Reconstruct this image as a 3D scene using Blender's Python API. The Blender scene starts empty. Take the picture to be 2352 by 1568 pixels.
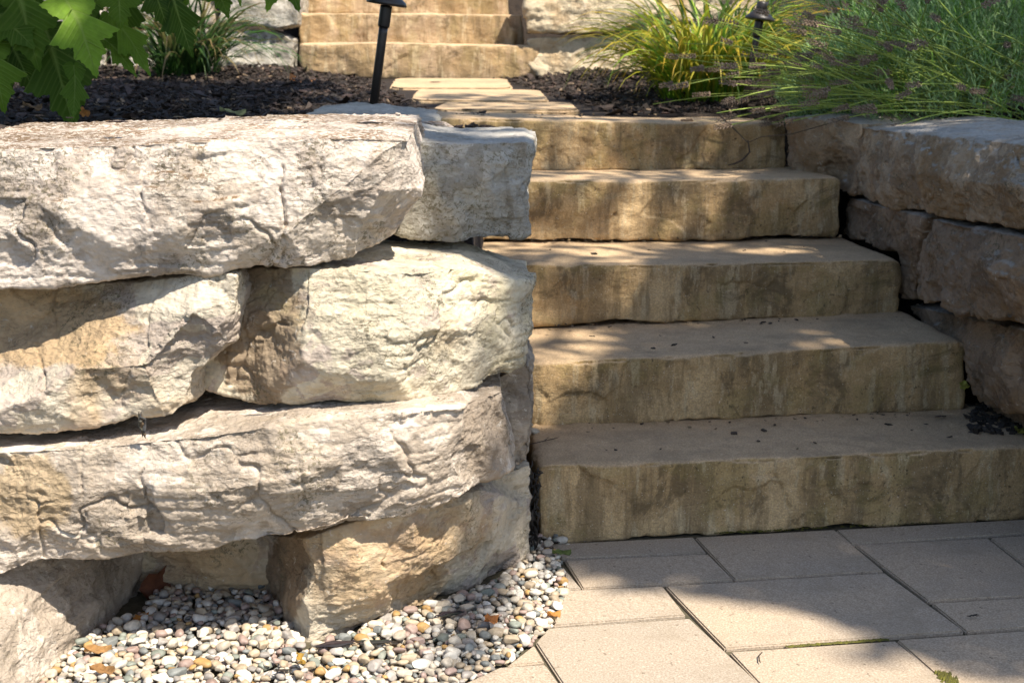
import bpy, math, random
import numpy as np
from mathutils import Vector, Matrix
from mathutils.geometry import delaunay_2d_cdt

random.seed(7)
rng = np.random.default_rng(11)
SC = bpy.context.scene
COL = SC.collection

# ------------------------------------------------------------------ camera
F, PITCH, HC, ROLL = 3092.77, 0.2043, 0.996, -0.0055      # focal length in units of a 2352 wide frame
FW, FH = 2352.0, 1568.0
_c, _s = math.cos(PITCH), math.sin(PITCH)
_r0, _u0, FWD = Vector((1, 0, 0)), Vector((0, _s, _c)), Vector((0, _c, -_s))
CR, SR = math.cos(ROLL), math.sin(ROLL)
RIGHT = _r0 * CR - _u0 * SR
UP = _r0 * SR + _u0 * CR
cam_d = bpy.data.cameras.new('camera')
cam = bpy.data.objects.new('camera', cam_d)
COL.objects.link(cam)
cam.matrix_world = Matrix(((RIGHT.x, UP.x, -FWD.x, 0), (RIGHT.y, UP.y, -FWD.y, 0), (RIGHT.z, UP.z, -FWD.z, HC), (0, 0, 0, 1)))
cam_d.sensor_width = 36.0
cam_d.lens = 36.0 * F / FW
cam_d.clip_start, cam_d.clip_end = 0.05, 800.0
cam_d.dof.use_dof = True
cam_d.dof.focus_distance = 2.42
cam_d.dof.aperture_fstop = 9.0
SC.camera = cam

# ------------------------------------------------------------------ sky, sun, exposure
SUN = Vector((0.38, -0.41, 0.83)).normalized()              # towards the sun
elev = math.asin(SUN.z)
w = bpy.data.worlds.new('World')
SC.world = w
w.use_nodes = True
nt = w.node_tree
bg = nt.nodes['Background']
sky = nt.nodes.new('ShaderNodeTexSky')
sky.sky_type = 'NISHITA'
sky.sun_disc = False
sky.sun_elevation = elev
sky.sun_rotation = math.atan2(SUN.x, SUN.y)
nt.links.new(sky.outputs[0], bg.inputs[0])
bg.inputs[1].default_value = 0.105
sl = bpy.data.lights.new('sun', 'SUN')
sl.energy = 5.0
sl.angle = math.radians(0.55)
sl.color = (1.0, 0.91, 0.78)
so = bpy.data.objects.new('sun', sl)
so.rotation_euler = SUN.to_track_quat('Z', 'Y').to_euler()
so.location = (2, -2, 5)
COL.objects.link(so)
SC.view_settings.view_transform = 'Standard'
SC.view_settings.look = 'None'
SC.view_settings.gamma = 1.0
SC.view_settings.exposure = 1.0
SC.cycles.use_denoising = True
SC.cycles.max_bounces = 8
SC.cycles.diffuse_bounces = 4

# ------------------------------------------------------------------ measuring helpers (photo pixel -> metres)
def U(px, py, Y):
    d = RIGHT * ((px - FW / 2) / F) + UP * ((FH / 2 - py) / F) + FWD
    t = Y / d.y
    return Vector((d.x * t, Y, HC + d.z * t))
def G(px, py, z=0.0):
    d = RIGHT * ((px - FW / 2) / F) + UP * ((FH / 2 - py) / F) + FWD
    t = (z - HC) / d.z
    return Vector((d.x * t, d.y * t, z))

def tag(o, label, cat, group=None, kind=None):
    if label: o['label'] = label
    if cat: o['category'] = cat
    if group: o['group'] = group
    if kind: o['kind'] = kind
    return o

# ------------------------------------------------------------------ numpy noise
def _h(ix, iy, iz, seed):
    h = (ix.astype(np.int64) * 374761393 + iy.astype(np.int64) * 668265263 + iz.astype(np.int64) * 2147483647 + seed * 1274126177) & 0xFFFFFFFF
    h = ((h ^ (h >> 13)) * 1274126177) & 0xFFFFFFFF
    h = ((h ^ (h >> 16)) * 2246822519) & 0xFFFFFFFF
    return (h ^ (h >> 15)) & 0xFFFFFFFF
def noise3(P, seed=0):
    I = np.floor(P).astype(np.int64)
    Fr = P - I
    S = Fr * Fr * Fr * (Fr * (Fr * 6 - 15) + 10)
    out = np.zeros(len(P))
    for dx in (0, 1):
        wx = S[:, 0] if dx else 1 - S[:, 0]
        for dy in (0, 1):
            wy = S[:, 1] if dy else 1 - S[:, 1]
            for dz in (0, 1):
                wz = S[:, 2] if dz else 1 - S[:, 2]
                h = _h(I[:, 0] + dx, I[:, 1] + dy, I[:, 2] + dz, seed)
                gx = (h & 1023) / 511.5 - 1
                gy = ((h >> 10) & 1023) / 511.5 - 1
                gz = ((h >> 20) & 1023) / 511.5 - 1
                out += wx * wy * wz * (gx * (Fr[:, 0] - dx) + gy * (Fr[:, 1] - dy) + gz * (Fr[:, 2] - dz))
    return out * 1.2
def fbm(P, seed=0, octs=3, gain=0.5):
    a, o, f = 1.0, np.zeros(len(P)), 1.0
    for k in range(octs):
        o += a * noise3(P * f, seed + k * 17)
        a *= gain; f *= 2.03
    return o
def worley(P, seed=0):
    """F1, F2, vector to the nearest point, hash of the nearest point."""
    I = np.floor(P).astype(np.int64)
    n = len(P)
    f1 = np.full(n, 9.0); f2 = np.full(n, 9.0)
    vec = np.zeros((n, 3)); hid = np.zeros(n, dtype=np.int64)
    for dx in (-1, 0, 1):
        for dy in (-1, 0, 1):
            for dz in (-1, 0, 1):
                c = I + np.array([dx, dy, dz])
                h = _h(c[:, 0], c[:, 1], c[:, 2], seed)
                q = c + np.stack([(h & 1023) / 1023.0, ((h >> 10) & 1023) / 1023.0, ((h >> 20) & 1023) / 1023.0], 1)
                v = P - q
                d = (v * v).sum(1)
                m = d < f1
                f2 = np.where(m, f1, np.minimum(f2, d))
                f1 = np.where(m, d, f1)
                vec[m] = v[m]; hid[m] = h[m]
    return np.sqrt(f1), np.sqrt(f2), vec, hid
def scallop(P, seed, tilt=0.5, offs=0.35, bowl=0.55):
    """conchoidal breaks: shallow tilted bowls that meet in sharp ridges.  Depth (about 0..1), and a hash per bowl."""
    I = np.floor(P).astype(np.int64)
    n = len(P); best = np.full(n, 99.0); hid = np.zeros(n, dtype=np.int64)
    for dx in (-1, 0, 1):
        for dy in (-1, 0, 1):
            for dz in (-1, 0, 1):
                c = I + np.array([dx, dy, dz])
                h = _h(c[:, 0], c[:, 1], c[:, 2], seed)
                v = P - (c + np.stack([(h & 1023) / 1023.0, ((h >> 10) & 1023) / 1023.0, ((h >> 20) & 1023) / 1023.0], 1))
                h2 = _h(c[:, 0], c[:, 1], c[:, 2], seed + 991)
                g = np.stack([(h2 & 1023) / 511.5 - 1, ((h2 >> 10) & 1023) / 511.5 - 1, ((h2 >> 20) & 1023) / 511.5 - 1], 1)
                d = bowl * (v * v).sum(1) + tilt * (v * g).sum(1) + offs * ((h >> 5) & 255) / 255.0
                m = d < best
                best = np.where(m, d, best); hid[m] = h[m]
    return best, hid
def rnd(h, k):
    return (_h(h, h * 0 + k, h * 0, 5) & 4095) / 4095.0

# ------------------------------------------------------------------ mesh helpers
def new_obj(name, me, parent=None, loc=None):
    o = bpy.data.objects.new(name, me)
    COL.objects.link(o)
    if loc is not None: o.location = loc
    if parent is not None: o.parent = parent
    return o
def mesh_np(name, V, Fc, mats=(), smooth=True):
    """V (n,3), Fc (m,k) equal sized faces."""
    me = bpy.data.meshes.new(name)
    V = np.asarray(V, dtype=np.float32); Fc = np.asarray(Fc, dtype=np.int32)
    k = Fc.shape[1]
    me.vertices.add(len(V)); me.vertices.foreach_set('co', V.ravel())
    me.loops.add(Fc.size); me.loops.foreach_set('vertex_index', Fc.ravel())
    me.polygons.add(len(Fc))
    me.polygons.foreach_set('loop_start', np.arange(0, Fc.size, k, dtype=np.int32))
    me.update(calc_edges=True)
    me.polygons.foreach_set('use_smooth', np.full(len(Fc), smooth, dtype=bool))
    for m in mats: me.materials.append(m)
    me.validate()
    return me
def set_col(me, name, C):
    a = me.color_attributes.new(name, 'FLOAT_COLOR', 'POINT')
    a.data.foreach_set('color', np.asarray(C, dtype=np.float32).ravel())

class MB:
    """collects polygons, then becomes one mesh."""
    def __init__(s): s.v = []; s.f = []; s.c = []
    def add(s, verts, faces, col=None):
        b = len(s.v)
        s.v += [tuple(v) for v in verts]
        s.f += [tuple(i + b for i in f) for f in faces]
        if col is not None: s.c += [tuple(col)] * len(verts)
    def tube(s, pts, radii, n=8, cap=True, col=None):
        pts = [Vector(p) for p in pts]
        rings = []
        t0 = (pts[1] - pts[0]).normalized()
        a = t0.orthogonal().normalized()
        for i, p in enumerate(pts):
            t = (pts[min(i + 1, len(pts) - 1)] - pts[max(i - 1, 0)]).normalized()
            a = (a - t * a.dot(t)).normalized()
            b = t.cross(a)
            r = radii[i] if hasattr(radii, '__len__') else radii
            rings.append([p + a * (r * math.cos(2 * math.pi * k / n)) + b * (r * math.sin(2 * math.pi * k / n)) for k in range(n)])
        vs = [v for r in rings for v in r]
        fs = [(i * n + k, i * n + (k + 1) % n, (i + 1) * n + (k + 1) % n, (i + 1) * n + k) for i in range(len(rings) - 1) for k in range(n)]
        if cap: fs += [tuple(range(n))[::-1], tuple(range((len(rings) - 1) * n, len(rings) * n))]
        s.add(vs, fs, col)
    def lathe(s, prof, axis_p, n=24, tilt=None):
        vs, fs = [], []
        for (r, z) in prof:
            for k in range(n):
                v = Vector((r * math.cos(2 * math.pi * k / n), r * math.sin(2 * math.pi * k / n), z))
                if tilt: v = tilt @ v
                vs.append(v + Vector(axis_p))
        for i in range(len(prof) - 1):
            for k in range(n):
                fs.append((i * n + k, i * n + (k + 1) % n, (i + 1) * n + (k + 1) % n, (i + 1) * n + k))
        fs.append(tuple(range(n))[::-1]); fs.append(tuple(range((len(prof) - 1) * n, len(prof) * n)))
        s.add(vs, fs)
    def build(s, name, mat, parent=None, smooth=True, base=None):
        V = np.array(s.v, dtype=np.float64)
        if base is not None: V = V - np.array(base)
        me = bpy.data.meshes.new(name)
        me.from_pydata([tuple(v) for v in V], [], s.f)
        me.update()
        me.polygons.foreach_set('use_smooth', np.full(len(me.polygons), smooth, dtype=bool))
        if mat: me.materials.append(mat)
        if s.c:
            set_col(me, 'col', [(c[0], c[1], c[2], 1) for c in s.c])
        o = new_obj(name, me, parent)
        if base is not None and parent is None: o.location = base
        return o

# ------------------------------------------------------------------ node helpers
class NT:
    def __init__(s, name):
        s.m = bpy.data.materials.new(name); s.m.use_nodes = True
        s.t = s.m.node_tree
        s.b = s.t.nodes['Principled BSDF']; s.out = s.t.nodes['Material Output']
    def n(s, typ, ins=None, **kw):
        nd = s.t.nodes.new(typ)
        for k, v in kw.items(): setattr(nd, k, v)
        for k, v in (ins or {}).items(): s.put(nd.inputs[k], v)
        return nd
    def put(s, sock, v):
        if hasattr(v, 'is_output') or isinstance(v, bpy.types.NodeSocket): s.t.links.new(v, sock)
        elif isinstance(v, (tuple, list)) and len(v) == 3 and sock.type == 'RGBA': sock.default_value = (*v, 1)
        else: sock.default_value = v
    def co(s, scale=(1, 1, 1), loc=(0, 0, 0)):
        tc = s.n('ShaderNodeTexCoord')
        mp = s.n('ShaderNodeMapping', {'Vector': tc.outputs['Object'], 'Scale': scale, 'Location': loc})
        return mp.outputs[0]
    def noise(s, vec, scale, detail=4, rough=0.55, dist=0.0):
        return s.n('ShaderNodeTexNoise', {'Vector': vec, 'Scale': scale, 'Detail': detail, 'Roughness': rough, 'Distortion': dist}).outputs[0]
    def ramp(s, fac, a, b, lo=0.0, hi=1.0):
        return s.n('ShaderNodeMapRange', {'Value': fac, 'From Min': a, 'From Max': b, 'To Min': lo, 'To Max': hi}, clamp=True, interpolation_type='SMOOTHSTEP').outputs[0]
    def mix(s, fac, a, b, mode='MIX'):
        nd = s.n('ShaderNodeMix', data_type='RGBA', blend_type=mode)
        s.put(nd.inputs[0], fac); s.put(nd.inputs[6], a); s.put(nd.inputs[7], b)
        return nd.outputs[2]
    def math(s, op, a, b=0.0):
        nd = s.n('ShaderNodeMath', operation=op)
        s.put(nd.inputs[0], a); s.put(nd.inputs[1], b)
        return nd.outputs[0]
    def attr(s, name, chan=None):
        nd = s.n('ShaderNodeAttribute', attribute_name=name)
        if chan is None: return nd.outputs['Color']
        sp = s.n('ShaderNodeSeparateColor', {'Color': nd.outputs['Color']})
        return sp.outputs[chan]
    def bump(s, h, strength, dist, prev=None):
        ins = {'Height': h, 'Strength': strength, 'Distance': dist}
        if prev is not None: ins['Normal'] = prev
        return s.n('ShaderNodeBump', ins).outputs[0]
    def fin(s, col, rough=0.85, normal=None, spec=0.3):
        s.put(s.b.inputs['Base Color'], col); s.put(s.b.inputs['Roughness'], rough)
        s.b.inputs['Specular IOR Level'].default_value = spec
        if normal is not None: s.put(s.b.inputs['Normal'], normal)
        return s.m

def limestone(name, cream=(0.70, 0.61, 0.53), taupe=(0.48, 0.405, 0.345), ochre=(0.50, 0.32, 0.15), och=0.25, tau=0.5,
              lichen=0.5, green=0.0, topdirt=0.0, bed=0.4, off=0.0, grain=1.0, toppale=0.0, brown=(0.25, 0.175, 0.11)):
    k = NT(name)
    v = k.co(loc=(off, off * 1.7, -off))
    vb = k.co(scale=(1, 1, 3.2), loc=(off, 0, off))
    big = k.noise(v, 4.5, 5, 0.6, 0.4)
    mid = k.noise(v, 17, 6, 0.65, 0.6)
    fine = k.noise(v, 120, 4, 0.7)
    bedn = k.noise(vb, 22, 5, 0.6, 0.3)
    tone = k.attr('fc', 'Red')
    rg = k.n('ShaderNodeAttribute', attribute_name='fc').outputs['Alpha']          # how broken up this face is
    # cream weathered crust against fresh taupe breaks
    f = k.math('ADD', k.math('MULTIPLY', tone, 1.05), k.math('MULTIPLY', k.math('SUBTRACT', mid, 0.5), 1.0))
    f = k.math('ADD', f, k.math('MULTIPLY', k.math('SUBTRACT', big, 0.5), 0.9))
    f = k.ramp(f, 0.82 - tau * 0.55, 0.98 - tau * 0.55)
    c = k.mix(f, cream, taupe)
    c = k.mix(k.ramp(bedn, 0.48, 0.72, 0, bed), c, tuple(x * 0.80 for x in cream))
    on = k.noise(v, 3.1, 4, 0.6, 0.5)
    c = k.mix(k.ramp(on, 0.64 - och * 0.34, 0.78 - och * 0.28, 0, min(1.0, 0.35 + och)), c, ochre)
    pn = k.math('MULTIPLY', k.math('SUBTRACT', k.noise(v, 24, 5, 0.65, 0.6), 0.5), 0.9)
    c = k.mix(k.ramp(k.math('ADD', k.attr('fc', 'Blue'), pn), 0.38, 0.62, 0, 0.85), c, ochre)       # iron stained patches
    c = k.mix(k.ramp(k.math('ADD', k.attr('fc', 'Green'), pn), 0.38, 0.60, 0, 0.85), c, brown)      # fresh brown breaks; also shade painted on the corner and foot stones
    if green > 0:
        gn = k.noise(v, 5.3, 4, 0.6, 0.2)
        c = k.mix(k.ramp(gn, 0.48, 0.66, 0, green), c, (0.54, 0.46, 0.22))
    # pale crust flecks
    pf = k.noise(v, 55, 4, 0.65, 1.0)
    c = k.mix(k.ramp(pf, 0.62, 0.70, 0, 0.55), c, (0.76, 0.71, 0.63))
    # lichen: clusters of dark grey green specks
    ln = k.noise(v, 130, 3, 0.7, 0.6)
    lm = k.noise(v, 7.5, 3, 0.6)
    l = k.math('MULTIPLY', k.ramp(ln, 0.53, 0.60), k.ramp(lm, 0.58 - 0.16 * lichen, 0.68 - 0.12 * lichen))
    c = k.mix(k.math('MULTIPLY', l, 0.75), c, (0.13, 0.115, 0.06))
    # hairline rusty seams
    sn = k.noise(vb, 13, 5, 0.6, 1.2)
    seam = k.math('ABSOLUTE', k.math('SUBTRACT', sn, 0.5))
    sm = k.math('MULTIPLY', k.ramp(seam, 0.0, 0.014, 1, 0), k.ramp(k.noise(v, 9, 2), 0.46, 0.56))
    c = k.mix(k.math('MULTIPLY', sm, 0.62), c, (0.15, 0.105, 0.06))
    if toppale > 0:  # paler upward faces: weathering, with sky light painted in
        nz = k.n('ShaderNodeSeparateXYZ', {'Vector': k.n('ShaderNodeNewGeometry').outputs['Normal']}).outputs['Z']
        c = k.mix(k.math('MULTIPLY', k.ramp(nz, 0.5, 0.8), k.ramp(k.noise(v, 14, 5, 0.6), 0.3, 0.6, toppale * .4, toppale)), c, (0.50, 0.48, 0.44))
    if topdirt > 0:
        nz = k.n('ShaderNodeSeparateXYZ', {'Vector': k.n('ShaderNodeNewGeometry').outputs['Normal']}).outputs['Z']
        tn = k.noise(k.co(scale=(1, 1.6, 1)), 85, 4, 0.7, 0.8)
        tm = k.noise(v, 6, 3, 0.6)
        t = k.math('MULTIPLY', k.ramp(nz, 0.45, 0.75), k.math('MULTIPLY', k.ramp(tn, 0.45, 0.51), k.ramp(tm, 0.32, 0.54, 0.3, 1)))
        c = k.mix(k.math('MULTIPLY', t, topdirt), c, (0.15, 0.085, 0.037))
    c = k.mix(k.ramp(fine, 0.2, 0.8, 0.34, 0.0), c, (0.22, 0.18, 0.13))
    b = k.bump(k.noise(v, 60, 8, 0.75, 0.4), k.ramp(rg, 0, 1, .25, .85), 0.013 * grain)
    b = k.bump(k.noise(vb, 45, 5, 0.65, 0.5), 0.35, 0.007 * grain, b)
    dv = k.n('ShaderNodeVectorMath', {0: v, 1: k.n('ShaderNodeVectorMath', {0: k.n('ShaderNodeTexNoise', {'Vector': v, 'Scale': 40.0, 'Detail': 3.0}).outputs[1], 'Scale': 0.02}, operation='SCALE').outputs[0]}, operation='ADD').outputs[0]
    vo2 = k.n('ShaderNodeTexVoronoi', {'Vector': k.n('ShaderNodeMapping', {'Vector': dv, 'Scale': (1, 1, 1.9)}).outputs[0], 'Scale': 85.0, 'Randomness': 1.0}, feature='F1', distance='EUCLIDEAN')
    b = k.bump(vo2.outputs['Distance'], k.ramp(rg, 0, 1, .06, .42), 0.008 * grain, b)
    vo = k.n('ShaderNodeTexVoronoi', {'Vector': dv, 'Scale': 38.0, 'Randomness': 1.0}, feature='F1', distance='EUCLIDEAN')
    b = k.bump(vo.outputs['Distance'], k.ramp(rg, 0, 1, .06, .38), 0.012 * grain, b)
    return k.fin(c, 0.88, b, 0.25)

def sandstone(name, face_col=(0.72, 0.51, 0.27), stain=0.8, off=0.0, moss=0.24):
    k = NT(name)
    v = k.co(loc=(off, off, off * 0.6))
    vs = k.co(scale=(1, 1, 0.16), loc=(off, 0, off))
    big = k.noise(v, 5, 5, 0.6, 0.4)
    mid = k.noise(v, 22, 9, 0.72, 0.3)
    st = k.noise(vs, 11, 10, 0.72, 0.15)
    st2 = k.noise(vs, 26, 8, 0.7)
    geo = k.n('ShaderNodeNewGeometry')
    nz = k.n('ShaderNodeSeparateXYZ', {'Vector': geo.outputs['Normal']}).outputs['Z']
    side = k.ramp(nz, 0.35, 0.75, 1, 0)                       # weathering differs between tread and riser
    top = k.mix(k.ramp(mid, 0.35, 0.7), (0.66, 0.475, 0.29), (0.54, 0.385, 0.23))
    top = k.mix(k.ramp(big, 0.45, 0.7, 0, 0.6), top, (0.35, 0.27, 0.175))
    top = k.mix(k.ramp(k.noise(v, 8.5, 5, 0.7, 0.8), 0.60, 0.70, 0, 0.45), top, (0.22, 0.18, 0.12))
    front = k.mix(k.ramp(mid, 0.3, 0.7), face_col, tuple(x * 0.74 for x in face_col))  # base colour of the riser, before stains
    front = k.mix(k.ramp(big, 0.42, 0.56, 0, 0.9 * stain), front, (0.42, 0.28, 0.13))
    front = k.mix(k.ramp(st, 0.47, 0.57, 0, 0.9 * stain), front, (0.235, 0.165, 0.085))
    front = k.mix(k.ramp(st2, 0.53, 0.61, 0, 0.65), front, (0.60, 0.48, 0.30))
    st3 = k.noise(k.co(scale=(1, 1, 0.08), loc=(off + 3, 0, 1)), 38, 4, 0.6)
    front = k.mix(k.ramp(st3, 0.57, 0.68, 0, 0.6 * stain), front, (0.15, 0.11, 0.055))
    dk = k.noise(v, 5.3, 9, 0.75, 0.7)
    front = k.mix(k.ramp(dk, 0.54, 0.63, 0, 0.9 * stain), front, (0.11, 0.078, 0.04))
    gy = k.noise(v, 7.5, 5, 0.65)
    front = k.mix(k.ramp(gy, 0.51, 0.60, 0, moss * 1.2), front, (0.26, 0.215, 0.065))
    spt = k.noise(v, 95, 3, 0.7)
    front = k.mix(k.math('MULTIPLY', k.ramp(spt, 0.60, 0.68), k.ramp(k.noise(v, 6.7, 3), .45, .6)), front, (0.10, 0.075, 0.04))
    c = k.mix(side, top, front)
    gr = k.noise(v, 260, 2, 0.6)
    c = k.mix(k.ramp(gr, 0.3, 0.7, 0.45, 0), c, (0.17, 0.12, 0.07))
    sp = k.noise(v, 330, 1, 0.5)
    c = k.mix(k.ramp(sp, 0.70, 0.76, 0, 0.7), c, (0.72, 0.66, 0.56))
    b = k.bump(k.noise(v, 150, 5, 0.75), 0.7, 0.005)
    b = k.bump(k.noise(k.co(scale=(1, 1, 1.8)), 30, 7, 0.68, 0.4), 0.6, 0.012, b)
    return k.fin(c, 0.9, b, 0.25)

def simple(name, colA, colB, scale=30, rough=0.8, bump=0.0, bscale=60, spec=0.3, metal=0.0):
    k = NT(name)
    v = k.co()
    c = k.mix(k.ramp(k.noise(v, scale, 5, 0.6, 0.2), 0.35, 0.65), colA, colB)
    b = k.bump(k.noise(v, bscale, 5, 0.65), 0.5, bump) if bump else None
    k.b.inputs['Metallic'].default_value = metal
    return k.fin(c, rough, b, spec)
def attr_mat(name, rough=0.7, trans=0.0, bump=0.0, bscale=200, spec=0.3, var=0.25, vscale=40):
    """colour from the mesh's own colour attribute (each blade, chip or pebble has a colour of its own)."""
    k = NT(name)
    v = k.co()
    base = k.attr('col')
    c = k.mix(k.ramp(k.noise(v, vscale, 4, 0.6), 0.3, 0.7, 0, var), base, (0.02, 0.02, 0.015))
    b = k.bump(k.noise(v, bscale, 4, 0.6), 0.5, bump) if bump else None
    m = k.fin(c, rough, b, spec)
    if trans > 0:
        tr = k.n('ShaderNodeBsdfTranslucent', {'Color': c})
        mx = k.n('ShaderNodeMixShader', {0: trans, 1: k.b.outputs[0], 2: tr.outputs[0]})
        k.t.links.new(mx.outputs[0], k.out.inputs['Surface'])
    return m

# ------------------------------------------------------------------ stones
def voxel(V, Fc, size):
    me = bpy.data.meshes.new('tmp')
    me.from_pydata([tuple(v) for v in V], [], Fc); me.update()
    o = bpy.data.objects.new('tmp', me); COL.objects.link(o)
    md = o.modifiers.new('r', 'REMESH'); md.mode = 'VOXEL'; md.voxel_size = size; md.use_smooth_shade = True
    dg = bpy.context.evaluated_depsgraph_get()
    ev = o.evaluated_get(dg); m2 = ev.to_mesh()
    nv = len(m2.vertices); co = np.empty(nv * 3, dtype=np.float32); m2.vertices.foreach_get('co', co)
    nl = len(m2.loops); li = np.empty(nl, dtype=np.int32); m2.loops.foreach_get('vertex_index', li)
    ok = nl == 4 * len(m2.polygons)
    ev.to_mesh_clear()
    bpy.data.objects.remove(o); bpy.data.meshes.remove(me)
    assert ok
    return co.reshape(-1, 3).astype(np.float64), li.reshape(-1, 4)
def smooth(V, Q, it, k=0.5):
    a = np.concatenate([Q[:, 0], Q[:, 1], Q[:, 2], Q[:, 3]]); b = np.concatenate([Q[:, 1], Q[:, 2], Q[:, 3], Q[:, 0]])
    n = len(V)
    deg = np.bincount(a, minlength=n) + np.bincount(b, minlength=n); deg = np.maximum(deg, 1)
    for _ in range(it):
        M = np.stack([np.bincount(a, V[b, i], n) + np.bincount(b, V[a, i], n) for i in range(3)], 1) / deg[:, None]
        V = V * (1 - k) + M * k
    return V
def normals(V, Q):
    N = np.cross(V[Q[:, 2]] - V[Q[:, 0]], V[Q[:, 3]] - V[Q[:, 1]])
    n = len(V); out = np.zeros((n, 3))
    for j in range(4):
        for i in range(3): out[:, i] += np.bincount(Q[:, j], N[:, i], n)
    return out / np.maximum(np.linalg.norm(out, axis=1, keepdims=True), 1e-12)

def stone(name, poly, ext, mat, inner=(), vox=0.0036, rough=1.0, rounds=1, seed=1, kind='lime', shrink=0.97, facet=1.0, calmmin=0.2, inflate=-0.003, bedamp=1.0, patches=(), cracks=()):
    """poly: outline of the seen face as (px, py, depth); ext: how the block runs back from it."""
    P2 = [(p[0], p[1]) for p in poly] + [(p[0], p[1]) for p in inner]
    W3 = [U(*p) for p in poly] + [U(*p) for p in inner]
    n = len(poly)
    r = delaunay_2d_cdt([Vector(p) for p in P2], [(i, (i + 1) % n) for i in range(n)], [], 1, 1e-6)
    tri = [tuple(f) for f in r[2]]
    idx = [g[0] for g in r[3]]
    FV = [W3[i] for i in idx]
    inv = {idx[i]: i for i in range(len(idx))}
    m = len(FV)
    cen = sum(FV, Vector()) / m
    ym = sum(v.y for v in FV) / m
    BV = []
    for v in FV:
        q = cen + (v - cen) * shrink
        q = Vector((q.x, q.y if abs(ext[1]) < 0.2 else ym + (q.y - ym) * 0.5, q.z)) + Vector(ext)
        BV.append(q)
    faces = []
    def up(f):  # orient the front to the camera (-y mostly)
        a, b, c = FV[f[0]], FV[f[1]], FV[f[2]]
        return (b - a).cross(c - a).dot(a - Vector((0, 0, HC))) < 0
    for f in tri:
        f = f if up(f) else f[::-1]
        faces.append(f); faces.append(tuple(i + m for i in f[::-1]))
    edge = {}
    for f in faces[::2]:
        for i in range(3): edge[(f[i], f[(i + 1) % 3])] = 1
    for (a, b) in edge:
        if (b, a) not in edge: faces.append((b, a, a + m, b + m))
    V, Q = voxel([*FV, *BV], faces, vox)
    V = smooth(V, Q, rounds)
    N = normals(V, Q)
    S = seed * 3.71
    P = V + np.array([S, S * 0.7, -S])
    fc = np.zeros(len(V))
    if kind == 'lime':
        wr = np.stack([fbm(P * 16, seed + 1, 2), fbm(P * 16, seed + 2, 2), fbm(P * 16, seed + 3, 2)], 1)
        Pw = P + wr * 0.011
        d = 0.0075 * fbm(P * 5.0, seed + 4, 2)
        b1, h = scallop(Pw * np.array([6.2, 6.2, 8.0]), seed + 5, 0.95, 0.5, 0.5)       # big breaks, ~13 cm
        d += facet * 0.013 * (b1 - 0.2)
        bc, hc = scallop((P + wr * 0.012) * np.array([11.0, 11.0, 13.0]) + 3, seed + 44, 1.2, 0.6)
        fc += 0.5 * rnd(hc, 6)
        calm = np.clip(fbm(Pw * 6.5, seed + 40, 3) * 1.6 + .42 + rnd(h, 7) * .6, calmmin, 1)                            # some breaks stay smooth
        b2, h = scallop(Pw * np.array([19, 19, 28.0]) + 5, seed + 6, 1.0, 0.5)    # chips, ~5 cm
        d += facet * calm * 0.0115 * (b2 - 0.35)
        fc += 0.30 * rnd(h, 6)
        b3, h = scallop((P + wr * 0.006) * np.array([48, 48, 80.0]), seed + 7, 1.0, 0.5)   # flakes, ~2 cm
        d += facet * calm * np.clip(fbm(P * 7, seed + 8, 2) * 3 + 0.7, 0.15, 1) * 0.0058 * (b3 - 0.3)
        fc += 0.20 * rnd(h, 6)
        # bedding ledges
        t = P[:, 2] * 46 + 0.9 * fbm(P * np.array([5, 5, 2.0]), seed + 9, 3)
        fr = t - np.floor(t)
        bm = np.clip(fbm(P * 6 + 9, seed + 10, 2) * 3 - 0.1, 0, 1)
        d -= rough * bedamp * 0.0022 * bm * np.exp(-((fr - 0.5) / 0.16) ** 2)
        # cracks
        f1, f2, vec, h = worley((P + wr * 0.05) * np.array([5, 5, 4.0]), seed + 11)
        cm = np.clip(fbm(P * 5 + 3, seed + 12, 2) * 4, 0, 1)
        d -= 0.007 * cm * np.exp(-((f2 - f1) / 0.035) ** 2)
        d += 0.0022 * fbm(P * 60, seed + 13, 3, 0.65) + 0.0010 * noise3(P * 190, seed + 14)
        flat = np.clip((N[:, 2] - 0.45) / 0.3, 0, 1)                               # bed faces are flatter
        d -= d[flat < .3].mean()
        d *= (1 - 0.6 * flat) * rough
        d += inflate
        d += flat * 0.0018 * fbm(P * 75, seed + 15, 2)
    else:
        d = 0.013 * fbm(P * 4.5, seed, 2) + 0.007 * fbm(P * 13, seed + 1, 3) + 0.0009 * fbm(P * 90, seed + 2, 2)
        f1, f2, vec, h = worley((P + 0.03 * fbm(P * 8, seed + 3, 2)[:, None]) * 7, seed + 4)
        g = np.stack([rnd(h, 2), rnd(h, 3), rnd(h, 4)], 1) * 2 - 1
        d += 0.006 * (vec * g).sum(1) * facet
        b3, h3 = scallop(P * np.array([21, 21, 34.0]), seed + 5, 1.0, 0.5)
        d += 0.0052 * (b3 - .3) * np.clip(fbm(P * 5 + 2, seed + 6, 2) * 3 + .35, 0, 1)
        edge = np.clip(1 - np.abs(N[:, 2] - .6) / .35, 0, 1)                        # knocked edges
        d -= .013 * edge * np.clip(fbm(P * 15, seed + 7, 3) * 2.2 - .2, 0, 1)
        flat = np.clip((N[:, 2] - 0.5) / 0.3, 0, 1)
        d = d * rough * (1 - 0.72 * flat)
        fc = rnd(h, 6)
    D3 = V - np.array([0, 0, HC]); dd = D3 @ np.array(FWD)
    px = FW / 2 + F * (D3 @ np.array(RIGHT)) / dd; py = FH / 2 - F * (D3 @ np.array(UP)) / dd
    nearf = V[:, 1] < ym + 0.12
    wob = 14 * fbm(P * 14, seed + 30, 3)
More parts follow.
